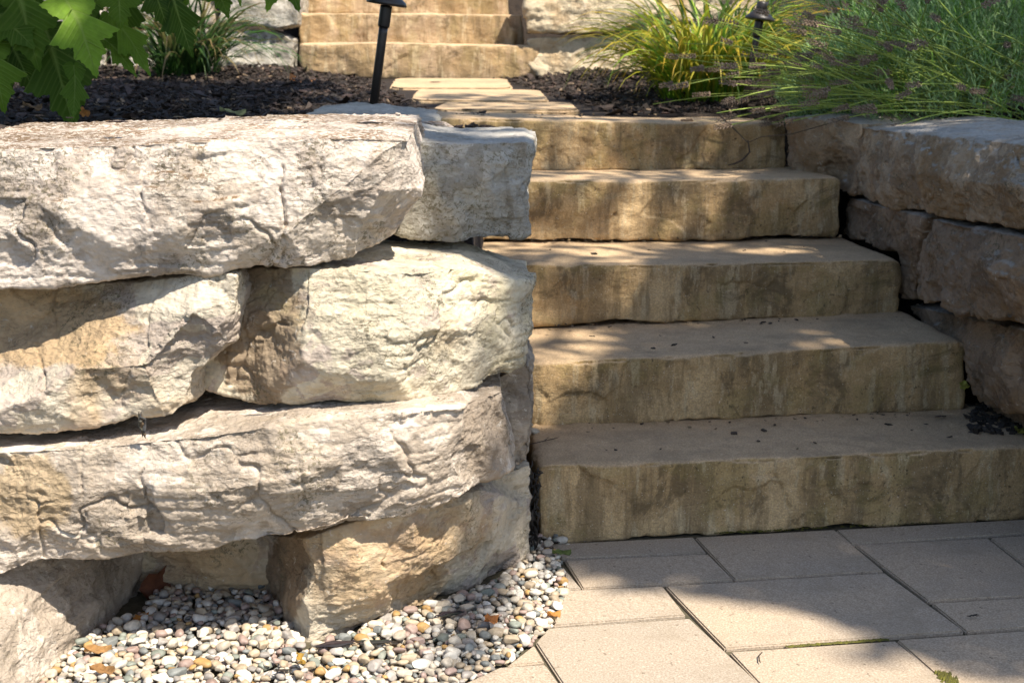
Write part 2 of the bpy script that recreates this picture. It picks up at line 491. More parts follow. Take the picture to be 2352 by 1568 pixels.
    for line, dep in cracks:                                                       # cracks running across the face
        for (ax, ay), (bx, by) in zip(line, line[1:]):
            t = np.clip(((px - ax) * (bx - ax) + (py - ay) * (by - ay)) / ((bx - ax) ** 2 + (by - ay) ** 2), 0, 1)
            q = np.hypot(px + wob - ax - t * (bx - ax), py + wob - ay - t * (by - ay))
            d = d - nearf * dep * np.exp(-(q / 3.5) ** 2)
    G1 = np.zeros(len(V)); G2 = np.zeros(len(V))
    for (ax, ay, rx, ry, ch) in patches:
        q = np.clip(1.5 - np.hypot((px - ax) / rx, (py - ay) / ry) * 1.0, 0, 1) * (V[:, 1] < ym + 0.32)
        if ch == 'brown': G1 = np.maximum(G1, q)
        else: G2 = np.maximum(G2, q)
    V = V + N * d[:, None]
    base = np.array([V[:, 0].mean(), V[:, 1].mean(), V[:, 2].min()])
    me = mesh_np(name, V - base, Q, [mat])
    set_col(me, 'fc', np.stack([fc, G1, G2, calm if kind == 'lime' else np.ones(len(fc))], 1))
    return new_obj(name, me, loc=base)

# ---- stone materials
M_cap = limestone('pale limestone', och=0.05, tau=0.52, lichen=0.6, green=0.10, topdirt=0.95, bed=0.35)
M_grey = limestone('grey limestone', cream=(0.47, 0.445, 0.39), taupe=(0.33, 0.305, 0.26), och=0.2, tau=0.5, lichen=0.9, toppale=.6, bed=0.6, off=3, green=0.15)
M_och = limestone('ochre stained limestone', ochre=(0.50, 0.345, 0.185), och=0.36, tau=0.52, lichen=0.7, off=5, cream=(0.62, 0.55, 0.44))
M_yel = limestone('cream limestone', och=0.2, tau=0.3, lichen=0.6, green=0.34, off=8, bed=0.75, cream=(0.66, 0.59, 0.45))
M_long = limestone('taupe limestone', och=0.22, tau=0.78, lichen=0.35, off=12, brown=(0.33, 0.265, 0.205), ochre=(0.50, 0.37, 0.22), cream=(0.66, 0.57, 0.48), taupe=(0.46, 0.385, 0.31))
M_foot = limestone('tan limestone', och=0.38, tau=0.42, lichen=0.25, off=15, cream=(0.64, 0.56, 0.43))
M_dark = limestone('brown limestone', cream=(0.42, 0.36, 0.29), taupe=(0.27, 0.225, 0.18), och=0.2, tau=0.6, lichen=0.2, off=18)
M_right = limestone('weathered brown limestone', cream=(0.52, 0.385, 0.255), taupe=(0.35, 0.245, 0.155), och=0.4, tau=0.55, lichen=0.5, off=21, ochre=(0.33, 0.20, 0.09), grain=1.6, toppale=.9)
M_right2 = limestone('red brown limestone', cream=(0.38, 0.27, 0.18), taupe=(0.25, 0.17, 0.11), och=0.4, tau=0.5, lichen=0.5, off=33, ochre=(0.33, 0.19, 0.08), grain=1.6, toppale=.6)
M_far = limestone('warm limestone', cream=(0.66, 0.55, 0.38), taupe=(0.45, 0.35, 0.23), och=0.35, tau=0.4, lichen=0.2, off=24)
M_step = sandstone('sandstone step')
M_slab = sandstone('path slab stone', face_col=(0.42, 0.31, 0.2), stain=0.5, off=7, moss=.2)
M_step2 = sandstone('sandstone upper step', face_col=(0.56, 0.40, 0.25), stain=0.8, off=4, moss=0.2)

WG = 'rough limestone blocks of the retaining wall'
# ---- left retaining wall
o = stone('wall_stone', [(-190, 342, 2.10), (0, 338, 2.11), (258, 331, 2.12), (450, 322, 2.13), (700, 317, 2.14), (860, 314, 2.17), (943, 318, 2.21), (953, 370, 2.24), (971, 434, 2.27), (962, 455, 2.29),
    (898, 537, 2.30), (808, 593, 2.22), (709, 613, 2.18), (640, 612, 2.17), (546, 611, 2.16), (486, 630, 2.15), (258, 640, 2.14), (90, 659, 2.13), (-190, 662, 2.12)], (0, 0.40, 0.028), M_cap,
    inner=[(100, 480, 2.095), (300, 430, 2.105), (500, 480, 2.10), (640, 420, 2.12), (660, 540, 2.125), (870, 360, 2.155), (880, 440, 2.17), (840, 520, 2.185), (780, 440, 2.135), (300, 580, 2.11), (560, 580, 2.13)], seed=1, facet=.78, vox=0.0027,
    cracks=[([(650, 385), (645, 440), (657, 520), (648, 610)], .009), ([(330, 380), (322, 450), (345, 520)], .005), ([(560, 470), (470, 500), (430, 560)], .004)])
tag(o, 'big pale sunlit capstone with brown-speckled top, left above the patio', 'wall stone', WG)
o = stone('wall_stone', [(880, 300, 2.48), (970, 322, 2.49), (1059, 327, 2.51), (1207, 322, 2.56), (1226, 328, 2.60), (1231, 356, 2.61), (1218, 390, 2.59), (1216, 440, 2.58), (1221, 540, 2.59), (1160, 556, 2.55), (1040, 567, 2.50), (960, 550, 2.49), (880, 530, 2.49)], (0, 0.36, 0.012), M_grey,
    inner=[(1000, 430, 2.47), (1120, 430, 2.50), (1190, 430, 2.545), (1060, 520, 2.485)], seed=2, calmmin=.5)
tag(o, 'shaded grey end capstone beside the stair, right of the big pale one', 'wall stone', WG)
o = stone('wall_stone', [(-190, 660, 2.24), (0, 656, 2.235), (300, 646, 2.20), (470, 625, 2.15), (541, 628, 2.14), (541, 690, 2.145), (531, 797, 2.15), (446, 862, 2.16), (434, 931, 2.15), (397, 955, 2.145), (309, 953, 2.14), (225, 977, 2.13), (53, 995, 2.12), (0, 996, 2.11), (-190, 1000, 2.11)], (0, 0.34, 0.0), M_och,
    inner=[(60, 740, 2.215), (280, 710, 2.165), (180, 850, 2.105), (330, 840, 2.10), (440, 720, 2.115), (500, 760, 2.125), (360, 920, 2.12), (60, 920, 2.085)], seed=3, vox=0.0027, patches=[(60, 745, 240, 90, 'ochre'), (190, 800, 60, 40, 'ochre')],
    cracks=[([(82, 800), (95, 850), (100, 905)], .007), ([(240, 830), (330, 850), (350, 870)], .006)])
tag(o, 'ochre-stained block half in shadow under the big pale capstone', 'wall stone', WG)
o = stone('wall_stone', [(480, 590, 2.265), (560, 612, 2.245), (698, 612, 2.20), (846, 618, 2.19), (962, 623, 2.23), (1051, 612, 2.29), (1183, 641, 2.40), (1223, 640, 2.46), (1227, 670, 2.47), (1225, 755, 2.47), (1209, 828, 2.46), (1172, 858, 2.43), (1099, 884, 2.35), (1030, 902, 2.28), (946, 914, 2.23), (820, 920, 2.20), (690, 927, 2.20), (570, 920, 2.235), (445, 886, 2.265), (470, 740, 2.27)], (0, 0.36, 0.0), M_yel,
    inner=[(702, 700, 2.165), (698, 830, 2.155), (640, 740, 2.20), (590, 800, 2.235), (840, 760, 2.145), (980, 760, 2.20), (1100, 760, 2.30), (760, 860, 2.15), (900, 860, 2.17)], seed=4, vox=0.0027, bedamp=1.8, patches=[(590, 760, 105, 170, 'brown')],
    cracks=[([(703, 618), (700, 680), (696, 760)], .006), ([(740, 690), (900, 694), (1190, 690)], .0035), ([(980, 640), (1220, 655)], .003), ([(1000, 780), (1215, 775)], .003)])
tag(o, 'cream block with yellow-green tint and a dark left flank, below the grey end capstone', 'wall stone', WG)
o = stone('wall_stone', [(-190, 1034, 2.09), (0, 1036, 2.09), (211, 1026, 2.09), (475, 997, 2.10), (703, 966, 2.11), (827, 953, 2.12), (960, 943, 2.15), (1058, 932, 2.20), (1075, 922, 2.26), (1157, 896, 2.40), (1176, 1039, 2.41), (1174, 1073, 2.41), (1141, 1088, 2.37), (1099, 1103, 2.32), (1072, 1130, 2.26), (999, 1163, 2.235), (920, 1184, 2.20), (788, 1215, 2.155), (684, 1236, 2.145), (563, 1250, 2.14), (339, 1269, 2.13), (109, 1291, 2.11), (0, 1322, 2.09), (-190, 1340, 2.08)], (0, 0.36, 0.012), M_long,
    inner=[(100, 1150, 2.075), (300, 1120, 2.09), (500, 1130, 2.08), (700, 1090, 2.09), (900, 1050, 2.13), (1040, 1050, 2.20), (960, 1130, 2.175), (1063, 1000, 2.21), (300, 1230, 2.10), (600, 1200, 2.115)], seed=5, vox=0.0027, patches=[(70, 1140, 90, 100, 'ochre'), (1120, 1000, 48, 110, 'brown')],
    cracks=[([(190, 1040), (186, 1120), (200, 1200)], .005), ([(690, 1080), (700, 1160), (660, 1190)], .004)])
tag(o, 'long taupe slab spanning the wall, third course down', 'wall stone', WG)
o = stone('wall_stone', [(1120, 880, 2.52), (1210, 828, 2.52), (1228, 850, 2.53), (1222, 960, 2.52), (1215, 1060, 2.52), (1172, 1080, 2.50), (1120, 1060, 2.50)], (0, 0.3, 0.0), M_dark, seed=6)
tag(o, 'narrow shaded brown stone wedged at the right end of the long slab', 'wall stone', WG)
o = stone('wall_stone', [(590, 1225, 2.46), (700, 1235, 2.195), (800, 1200, 2.20), (940, 1165, 2.215), (1061, 1138, 2.31), (1099, 1124, 2.40), (1132, 1097, 2.52), (1215, 1066, 2.60), (1217, 1150, 2.62), (1212, 1290, 2.63), (1100, 1355, 2.51), (1012, 1385, 2.42), (913, 1415, 2.33), (831, 1445, 2.28), (705, 1490, 2.225), (650, 1440, 2.345), (603, 1400, 2.45)], (0.0, 0.30, 0.0), M_foot,
    inner=[(714, 1310, 2.19), (694, 1375, 2.205), (712, 1430, 2.21), (650, 1330, 2.345), (800, 1300, 2.185), (860, 1370, 2.225), (960, 1280, 2.25), (1100, 1220, 2.42), (1060, 1290, 2.39)], seed=7, vox=0.0028, patches=[(650, 1330, 45, 120, 'brown')], cracks=[([(940, 1180), (880, 1300), (910, 1400)], .006)])  # brown patch paints the shade of the left flank
tag(o, 'sunlit tan corner stone standing in the pebbles by the stair', 'wall stone', WG)
o = stone('wall_stone', [(-260, 1290, 1.99), (-60, 1290, 2.10), (100, 1270, 2.21), (250, 1255, 2.36), (336, 1255, 2.44), (330, 1330, 2.44), (318, 1425, 2.43), (219, 1470, 2.25), (137, 1530, 2.12), (60, 1620, 2.0), (-60, 1700, 1.9), (-260, 1720, 1.82)], (-0.05, 0.30, 0.0), M_long,
    inner=[(130, 1340, 2.18), (180, 1400, 2.21), (0, 1450, 2.03), (90, 1490, 2.08), (250, 1350, 2.33)], seed=8, patches=[(250, 1360, 90, 110, 'brown')])  # brown patch paints in shade under the long slab
tag(o, 'low grey-brown foot stone at the bottom left, half shaded by the long slab', 'wall stone', WG)
o = stone('wall_stone', [(300, 1230, 2.44), (480, 1220, 2.41), (640, 1210, 2.44), (640, 1420, 2.43), (470, 1420, 2.41), (300, 1420, 2.44)], (0, 0.2, 0.0), M_foot, seed=9, vox=0.004, rough=1.4)
tag(o, 'dark recessed stone at the back of the hollow under the long slab', 'wall stone', WG)
o = stone('wall_stone', [(700, 268, 3.05), (760, 262, 3.05), (900, 272, 3.05), (962, 276, 3.06), (1000, 282, 3.06), (990, 330, 3.06), (700, 330, 3.05)], (0, 0.30, 0.022), M_grey, seed=10, vox=0.005, rough=1.1)
tag(o, 'flat bluish stone lying at the mulch edge behind the capstones', 'wall stone', WG)
o = stone('wall_stone', [(850, 290, 2.90), (960, 285, 2.90), (1020, 285, 2.92), (1036, 294, 2.93), (1036, 345, 2.93), (850, 345, 2.9)], (0, 0.14, 0.004), M_cap, seed=11, vox=0.005)
tag(o, 'thin cream slab tucked between the grey end capstone and the flat bluish stone', 'wall stone', WG)

# ---- right retaining wall
RY = lambda px, xw: F * xw / (px - FW / 2)
def rp(*pts): return [(a, b, RY(a, x)) for a, b, x in pts]
RX = (0.34, 0.12, 0.0)
o = stone('wall_stone', [(1806, 274, 4.30), (1880, 264, 4.18), (1973, 284, 4.02), (1976, 366, 4.0), (1958, 446, 4.0), (1936, 442, 4.05), (1905, 420, 4.15), (1808, 402, 4.30)], RX, M_right, inner=[(1890, 330, 4.12)], seed=21, vox=0.005, rough=1.2, calmmin=.6, inflate=.001)
tag(o, 'small upright brown stone beside the top step of the near flight', 'wall stone', WG)
o = stone('wall_stone', rp((1976, 291, 1.03), (2033, 300, 1.03), (2137, 309, 1.04), (2250, 320, 1.06), (2352, 331, 1.08), (2640, 345, 1.13), (2640, 570, 1.12), (2352, 521, 1.06), (2263, 512, 1.045), (2137, 490, 1.03), (1991, 466, 1.03), (1963, 437, 1.03), (1958, 376, 1.03)), (0.36, 0.12, 0.03), M_right,
    inner=rp((2100, 400, 0.995), (2250, 420, 1.01), (2352, 430, 1.03)), seed=22, vox=0.0045, rough=1.2, calmmin=.6, inflate=.001)
tag(o, 'large rough brown capstone under the lavender on the right', 'wall stone', WG)
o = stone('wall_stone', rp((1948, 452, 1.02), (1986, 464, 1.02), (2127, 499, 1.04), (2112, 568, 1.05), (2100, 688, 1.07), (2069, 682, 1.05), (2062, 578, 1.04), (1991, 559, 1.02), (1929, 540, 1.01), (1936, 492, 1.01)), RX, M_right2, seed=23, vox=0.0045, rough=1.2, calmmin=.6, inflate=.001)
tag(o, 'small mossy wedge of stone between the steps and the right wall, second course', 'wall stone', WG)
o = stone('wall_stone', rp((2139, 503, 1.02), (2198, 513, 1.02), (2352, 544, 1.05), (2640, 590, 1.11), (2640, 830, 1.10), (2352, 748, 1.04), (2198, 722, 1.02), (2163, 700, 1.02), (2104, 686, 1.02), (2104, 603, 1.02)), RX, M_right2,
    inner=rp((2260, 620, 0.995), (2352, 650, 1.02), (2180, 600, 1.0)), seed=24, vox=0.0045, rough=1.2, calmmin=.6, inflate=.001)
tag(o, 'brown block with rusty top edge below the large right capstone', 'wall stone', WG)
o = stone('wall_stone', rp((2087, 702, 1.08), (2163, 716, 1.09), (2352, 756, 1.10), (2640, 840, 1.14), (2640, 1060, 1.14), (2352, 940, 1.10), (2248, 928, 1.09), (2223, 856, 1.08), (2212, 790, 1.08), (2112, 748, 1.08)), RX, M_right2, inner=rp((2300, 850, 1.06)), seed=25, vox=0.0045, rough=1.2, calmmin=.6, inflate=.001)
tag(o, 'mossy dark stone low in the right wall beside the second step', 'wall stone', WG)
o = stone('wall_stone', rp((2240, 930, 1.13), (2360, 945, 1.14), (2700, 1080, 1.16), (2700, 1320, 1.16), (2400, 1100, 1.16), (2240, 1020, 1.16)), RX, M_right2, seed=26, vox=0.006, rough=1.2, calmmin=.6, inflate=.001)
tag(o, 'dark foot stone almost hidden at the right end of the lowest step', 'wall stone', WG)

# ---- near flight of steps
Y0 = [2.706, 3.032, 3.422, 3.84, 4.22]
def sp(i, pts):
    out = []
    for a, b in pts:
        k = (a - FW / 2) / F
        y = Y0[i] / (1 - 0.161 * k)
        out.append((a, b, y))
    return out
STEPS = [
    ([(1232, 1082), (1250, 1068), (1500, 1062), (1800, 1050), (2100, 1036), (2352, 1024), (2480, 1015), (2500, 1030), (2500, 1180), (2352, 1196), (1800, 1224), (1420, 1244), (1250, 1252), (1238, 1230)], 'lowest broad sandstone step meeting the patio pavers'),
    ([(1120, 840), (1225, 832), (1500, 820), (1800, 804), (2050, 790), (2205, 782), (2217, 796), (2214, 935), (2200, 946), (1900, 958), (1500, 972), (1120, 990)], 'second sandstone step up, with dark drips on its face'),
    ([(1100, 606), (1225, 606), (1500, 606), (1800, 602), (2055, 594), (2067, 606), (2062, 722), (2050, 732), (1700, 736), (1230, 748), (1100, 748)], 'third sandstone step up, in the middle of the near flight'),
    ([(1100, 412), (1225, 414), (1500, 414), (1800, 410), (1925, 407), (1934, 418), (1929, 536), (1918, 547), (1600, 552), (1215, 557), (1100, 557)], 'fourth sandstone step with a shadow edge at its right end'),
    ([(925, 266), (1050, 270), (1300, 276), (1600, 282), (1800, 283), (1811, 292), (1809, 380), (1800, 391), (1500, 394), (1215, 395), (925, 400)], 'top sandstone step of the near flight, behind the grey end capstone'),
]
for i, (pts, lab) in enumerate(STEPS):
    P = sp(i, pts)
    nxt = (Y0[i + 1] - Y0[i] + 0.10) if i < 4 else 0.40
    o = stone('stone_step', P, (-0.03, nxt, 0.0 if i < 4 else 0.002), M_step, seed=31 + i, vox=0.0045, rounds=14, kind='sand', shrink=0.995)
    tag(o, lab, 'step', 'sandstone steps of the near flight')

# ---- far flight, path slabs and far walls
FY = 6.45
o = stone('stone_step', [(686, 100, FY), (900, 98, FY), (1235, 106, FY), (1242, 112, FY), (1241, 185, FY), (1100, 187, FY), (860, 182, FY), (700, 172, FY), (686, 150, FY)], (0, 0.4, 0.012), M_step2, seed=41, vox=0.008, rounds=5, kind='sand')
tag(o, 'lowest step of the far flight, rising from the mulch', 'step', 'sandstone steps of the far flight')
o = stone('stone_step', [(684, 30, FY + .14), (900, 30, FY + .14), (1165, 34, FY + .14), (1172, 60, FY + .14), (1188, 80, FY + .14), (1180, 112, FY + .14), (684, 112, FY + .14)], (0, 0.3, 0.0), M_step2, seed=42, vox=0.008, rounds=5, kind='sand')
tag(o, 'second step of the far flight with a broken right end', 'step', 'sandstone steps of the far flight')
o = stone('stone_step', [(686, -60, FY + .34), (1166, -50, FY + .34), (1166, 40, FY + .34), (686, 34, FY + .34)], (0, 0.35, 0.0), M_step2, seed=43, vox=0.008, rounds=5, kind='sand')
tag(o, 'highest visible step of the far flight, cut by the photo top', 'step', 'sandstone steps of the far flight')
o = stone('wall_stone', [(1145, 34, FY + .24), (1198, 34, FY + .24), (1201, 112, FY + .24), (1145, 112, FY + .24)], (0, 0.25, 0.0), M_step2, seed=44, vox=0.008, kind='sand')
tag(o, 'small dull brown block filling the gap at the right end of the far steps', 'wall stone', WG)
FARS = [
    ([(1205, -60), (1480, -55), (1512, 20), (1500, 46), (1405, 78), (1206, 78)], 'large sunlit stone right of the far steps, upper course', 45, 0),
    ([(1214, 88), (1330, 82), (1438, 82), (1482, 130), (1478, 185), (1245, 185), (1214, 150)], 'sunlit cream stone right of the far steps, lower course', 46, 0),
    ([(1445, 60), (1600, 55), (1640, 190), (1486, 190)], 'far stone half hidden behind the yellow-green grass, lower course', 47, .05),
    ([(1520, -60), (1760, -60), (1760, 55), (1516, 50)], 'far stone half hidden behind the yellow-green grass, upper course', 48, .05),
    ([(500, -60), (684, -60), (684, 60), (640, 64), (505, 50)], 'grey shaded stone left of the far steps, upper course', 49, 0),
    ([(505, 76), (620, 66), (676, 90), (672, 170), (500, 170)], 'grey shaded stone left of the far steps, lower course', 50, .03),
    ([(250, -60), (494, -60), (496, 58), (250, 64)], 'far grey stone behind the dark grass tuft, upper course', 51, .05),
    ([(250, 72), (494, 66), (494, 175), (250, 175)], 'far grey stone behind the dark grass tuft, lower course', 52, .05),
    ([(-40, -60), (242, -60), (242, 70), (-40, 80)], 'far stone behind the big lobed leaves, upper course', 53, .05),
    ([(-40, 90), (242, 80), (242, 190), (-40, 190)], 'far stone behind the big lobed leaves, lower course', 54, .05),
]
for pts, lab, sd, dy in FARS:
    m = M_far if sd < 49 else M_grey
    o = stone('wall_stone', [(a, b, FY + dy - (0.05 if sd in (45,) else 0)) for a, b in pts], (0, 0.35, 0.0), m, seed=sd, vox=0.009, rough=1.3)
    tag(o, lab, 'wall stone', WG)
SLABS = [([(985, 252, 4.62), (1335, 252, 4.66), (1315, 235, 5.05), (1020, 234, 5.05)], 0.05, 'nearest tan path slab, right behind the top near step'),
         ([(940, 230, 5.1), (1268, 233, 5.1), (1245, 206, 5.68), (955, 204, 5.7)], 0.05, 'middle tan path slab between the two flights'),
         ([(893, 202, 5.75), (1182, 203, 5.75), (1170, 180, 6.38), (905, 179, 6.38)], 0.05, 'farthest tan path slab at the foot of the far steps')]
def slab(name, pts3, h, mat, bev=0.008, seg=3, noise=0.0, seed=0):
    """bevelled plate from an outline, top at the points, h thick."""
    import bmesh
    bm = bmesh.new()
    cen = sum(pts3, Vector()) / len(pts3); base = Vector((cen.x, cen.y, min(p.z for p in pts3) - h))
    top = [bm.verts.new(p - base) for p in pts3]
    bot = [bm.verts.new(p - base - Vector((0, 0, h))) for p in pts3]
    n = len(top)
    ft = bm.faces.new(top); bm.faces.new(bot[::-1])
    for i in range(n): bm.faces.new((top[(i + 1) % n], top[i], bot[i], bot[(i + 1) % n]))
    bm.normal_update()
    if ft.normal.z < 0: bmesh.ops.reverse_faces(bm, faces=bm.faces[:])
    bmesh.ops.bevel(bm, geom=[e for e in bm.edges if e.verts[0] in top or e.verts[1] in top], offset=bev, segments=seg, affect='EDGES')
    me = bpy.data.meshes.new(name); bm.to_mesh(me); bm.free()
    me.materials.append(mat)
    return new_obj(name, me, loc=base)
for pts, h, lab in SLABS:
    c4 = [U(*p) for p in pts]; q = []
    for i in range(4):
        a, b = c4[i], c4[(i + 1) % 4]
        for t in (.04, .16, .34, .52, .7, .86, .96):
            p = a.lerp(b, t); e = min(t, 1 - t)
            p = p.lerp(sum(c4, Vector()) / 4, .05 * (1 if e < .1 else 0) + random.uniform(0, .025))
            q.append(p)
    o = slab('stepping_stone', q, h, M_slab, 0.009)
    tag(o, lab, 'stepping stone', 'tan slabs of the mulch path')

# ------------------------------------------------------------------ setting: ground, joint sand, planting bed
M_sand = simple('joint sand', (0.10, 0.085, 0.055), (0.055, 0.05, 0.03), 60, 0.95, 0.004, 200)
M_soil = simple('dark soil', (0.030, 0.022, 0.017), (0.016, 0.012, 0.010), 30, 0.95, 0.01, 90)
me = mesh_np('ground', [(-300, -300, -0.075), (300, -300, -0.075), (300, 300, -0.075), (-300, 300, -0.075)], [(0, 1, 2, 3)], [M_soil])
tag(new_obj('ground', me), None, None, kind='structure')
me = mesh_np('joint_sand', [(-3, -1, -0.008), (3, -1, -0.008), (3, 2.95, -0.008), (-3, 2.95, -0.008)], [(0, 1, 2, 3)], [M_sand])
tag(new_obj('joint_sand', me), None, None, kind='structure')
def bed_z(x, y):
    """height of the planted ground."""
    z = 0.835 + 0.047 * (y - 3.9)
    z = np.where(y > 6.98, 1.45 + 0.12 * (y - 6.98), z)
    pw = np.clip((0.72 - np.abs(x - (0.06 - 0.24 * (y - 4.75)))) / 0.30, 0, 1)     # lower along the path
    z = z - .045 * np.clip(x / .5, 0, 1) * np.clip(5.9 - y, 0, 1)
    pw = np.where(y < 6.7, pw, 0); pz = 0.815 + 0.054 * (y - 4.6)
    z = z * (1 - pw) + pz * pw
    z = z + 0.012 * np.sin(x * 7.1 + y * 3.0) * np.sin(y * 5.3 - x * 2) * np.clip((y - 3.2), 0, 1) * (1 - pw)
    return z
gx = np.arange(-3.2, 4.2, 0.05); gy = np.arange(2.3, 9.0, 0.05)
X, Y = np.meshgrid(gx, gy)
Z = bed_z(X, Y)
stair = (X > -0.06) & (X < 1.24) & (Y < 4.56 + 0.161 * X)
front = (X <= -0.06) & (Y < np.where(X < -0.45, 2.66, 2.86))
rightf = (X >= 1.2) & (Y < 2.4)
Z = np.where(stair | front | rightf, -0.07, Z)
Z = np.where((X >= 1.24) & (Y < 4.6) & ~rightf, 0.80, Z)
Z = np.where((X <= -0.06) & (Y < 3.0) & ~front, 0.83, Z)
ny, nx = X.shape
idx = np.arange(nx * ny).reshape(ny, nx)
Fq = np.stack([idx[:-1, :-1], idx[:-1, 1:], idx[1:, 1:], idx[1:, :-1]], -1).reshape(-1, 4)
me = mesh_np('planting_bed', np.stack([X, Y, Z], -1).reshape(-1, 3), Fq, [M_soil])
tag(new_obj('planting_bed', me), None, None, kind='structure')

# ------------------------------------------------------------------ pavers
k = NT('concrete paver')
v = k.co()
tc = k.n('ShaderNodeObjectInfo')
c = k.mix(k.ramp(k.noise(v, 5, 4, 0.6), 0.35, 0.65), (0.53, 0.42, 0.305), (0.46, 0.38, 0.295))
c = k.mix(k.math('MULTIPLY', tc.outputs['Random'], 0.75), c, (0.385, 0.345, 0.29))
c = k.mix(k.ramp(k.noise(v, 280, 3, 0.65), 0.35, 0.68, 0.62, 0), c, (0.20, 0.15, 0.10))
c = k.mix(k.ramp(k.noise(v, 190, 2, 0.5), 0.66, 0.72, 0, 0.55), c, (0.60, 0.52, 0.42))
c = k.mix(k.ramp(k.noise(v, 75, 3, 0.6), 0.66, 0.70, 0, 0.75), c, (0.17, 0.13, 0.09))
c = k.mix(k.ramp(k.noise(v, 9, 5, 0.65, 0.6), 0.5, 0.72, 0, 0.4), c, (0.25, 0.205, 0.145))
b = k.bump(k.noise(v, 240, 5, 0.7), 0.5, 0.0035)
M_pav = k.fin(c, 0.92, b, 0.2)
def z8(a, b): return ((1200 + a * .5782) * .91875, (1250 + b * .5782) * .91875)
PAV = [
    ([(302, 185), (918, 155), (977, 226), (357, 252)], 'narrow shaded paver strip against the lowest step, left end'),
    ([(930, 155), (1528, 124), (1745, 306), (1108, 347)], 'shaded grey paver touching the lowest step, between two narrow strips'),
    ([(1540, 126), (2620, 66), (2620, 124), (1612, 190)], 'narrow paver strip along the lowest step on the right'),
    ([(368, 255), (982, 231), (1097, 346), (448, 379)], 'paver behind the first narrow strip, its near edge just sunlit'),
    ([(362, 290), (437, 380), (374, 384), (368, 340)], 'tiny wedge-cut paver at the pebble edge'),
    ([(1622, 191), (2192, 160), (2500, 404), (1944, 436)], 'large shaded paver on the right of the patio'),
    ([(2206, 159), (2700, 126), (2900, 340), (2512, 400)], 'shaded paver cut by the right side of the photo'),
    ([(376, 386), (786, 368), (888, 498), (318, 540), (345, 460)], 'sunlit paver with a curved left edge beside the pebbles'),
    ([(802, 368), (1744, 312), (2094, 566), (1066, 640)], 'largest paver with the soft shadow edge running across it'),
    ([(1952, 440), (2510, 406), (2760, 520), (2110, 566)], 'shaded paver with a short black twig on it'),
    ([(300, 546), (902, 505), (1222, 800), (1262, 840), (395, 840), (245, 612)], 'big warm sunlit paver at the bottom middle'),
    ([(1080, 648), (1790, 601), (2060, 820), (1290, 870)], 'sunlit paver with a thin curled twig near the photo bottom'),
    ([(1802, 600), (2760, 530), (2900, 840), (2110, 870)], 'half shaded paver in the bottom right corner'),
    ([(232, 626), (276, 700), (118, 714)], 'small triangular cut paver by the pebbles'),
    ([(100, 718), (278, 708), (380, 850), (-150, 880), (-90, 800)], 'cut paver at the photo bottom beside the pebble strip'),
]
for pts, lab in PAV:
    q = [G(*z8(a, b)) for a, b in pts]
    cen = sum(q, Vector()) / len(q)
    n = len(q); lines = []
    for i in range(n):                                           # shift each edge for an even sand joint
        a, b_ = q[i], q[(i + 1) % n]
        e = (b_ - a).normalized(); nn = Vector((-e.y, e.x, 0))
        if nn.dot(cen - a) < 0: nn.negate()
        lines.append((a + nn * (-.0016 if abs(nn.x) > .6 else .0030), e))
    q2 = []
    for i in range(n):
        (p0, e0), (p1, e1) = lines[i - 1], lines[i]
        den = e0.x * e1.y - e0.y * e1.x
        if abs(den) < .05: q2.append(q[i]); continue
        t = ((p1.x - p0.x) * e1.y - (p1.y - p0.y) * e1.x) / den
        q2.append(p0 + e0 * t)
    o = slab('paver', [p + Vector((0, 0, random.uniform(-.0012, .0012))) for p in q2], 0.05, M_pav, 0.0028, 2)
    tag(o, lab, 'paver', 'concrete pavers of the patio')
# rest of the patio continues beyond the picture
import bmesh
# moss in the joints
def moss(pts, lab, n, wdt, hgt, z=0.0):
    vv, ff = [], []
    mb = MB()
    for i in range(n):
        t = random.random() * (len(pts) - 1)
        j = int(t); q = pts[j].lerp(pts[min(j + 1, len(pts) - 1)], t - j)
        q = q + Vector((random.gauss(0, wdt), random.gauss(0, wdt), z))
        r = random.uniform(.0015, .004)
        g = random.uniform(.6, 1.3)
        a = random.uniform(0, 6.28)
        vs = [q + Vector((r * math.cos(a + kk * 2.09), r * math.sin(a + kk * 2.09), 0)) for kk in range(3)] + [q + Vector((0, 0, hgt * random.uniform(.4, 1)))]
        mb.add(vs, [(0, 1, 3), (1, 2, 3), (2, 0, 3)], (0.13 * g, 0.125 * g, 0.025))
    o = mb.build('moss', M_moss, base=tuple(pts[0]))
    tag(o, lab, 'moss', kind='stuff')
M_moss = attr_mat('moss', 0.95, 0.15)
moss([G(*z8(1990, 750)), G(*z8(2025, 775)), G(*z8(2050, 795))], 'bright yellow-green moss tuft in the joint at the photo bottom', 420, .0045, .007)
moss([G(*z8(1330, 625)), G(*z8(1560, 608)), G(*z8(1760, 594))], 'thin line of moss in the joint below the largest paver', 500, .002, .002, -0.003)
moss([G(*z8(1020, 140)), G(*z8(1300, 128)), G(*z8(2300, 76))], 'dark moss along the foot of the lowest step', 320, .003, .003, 0.0)

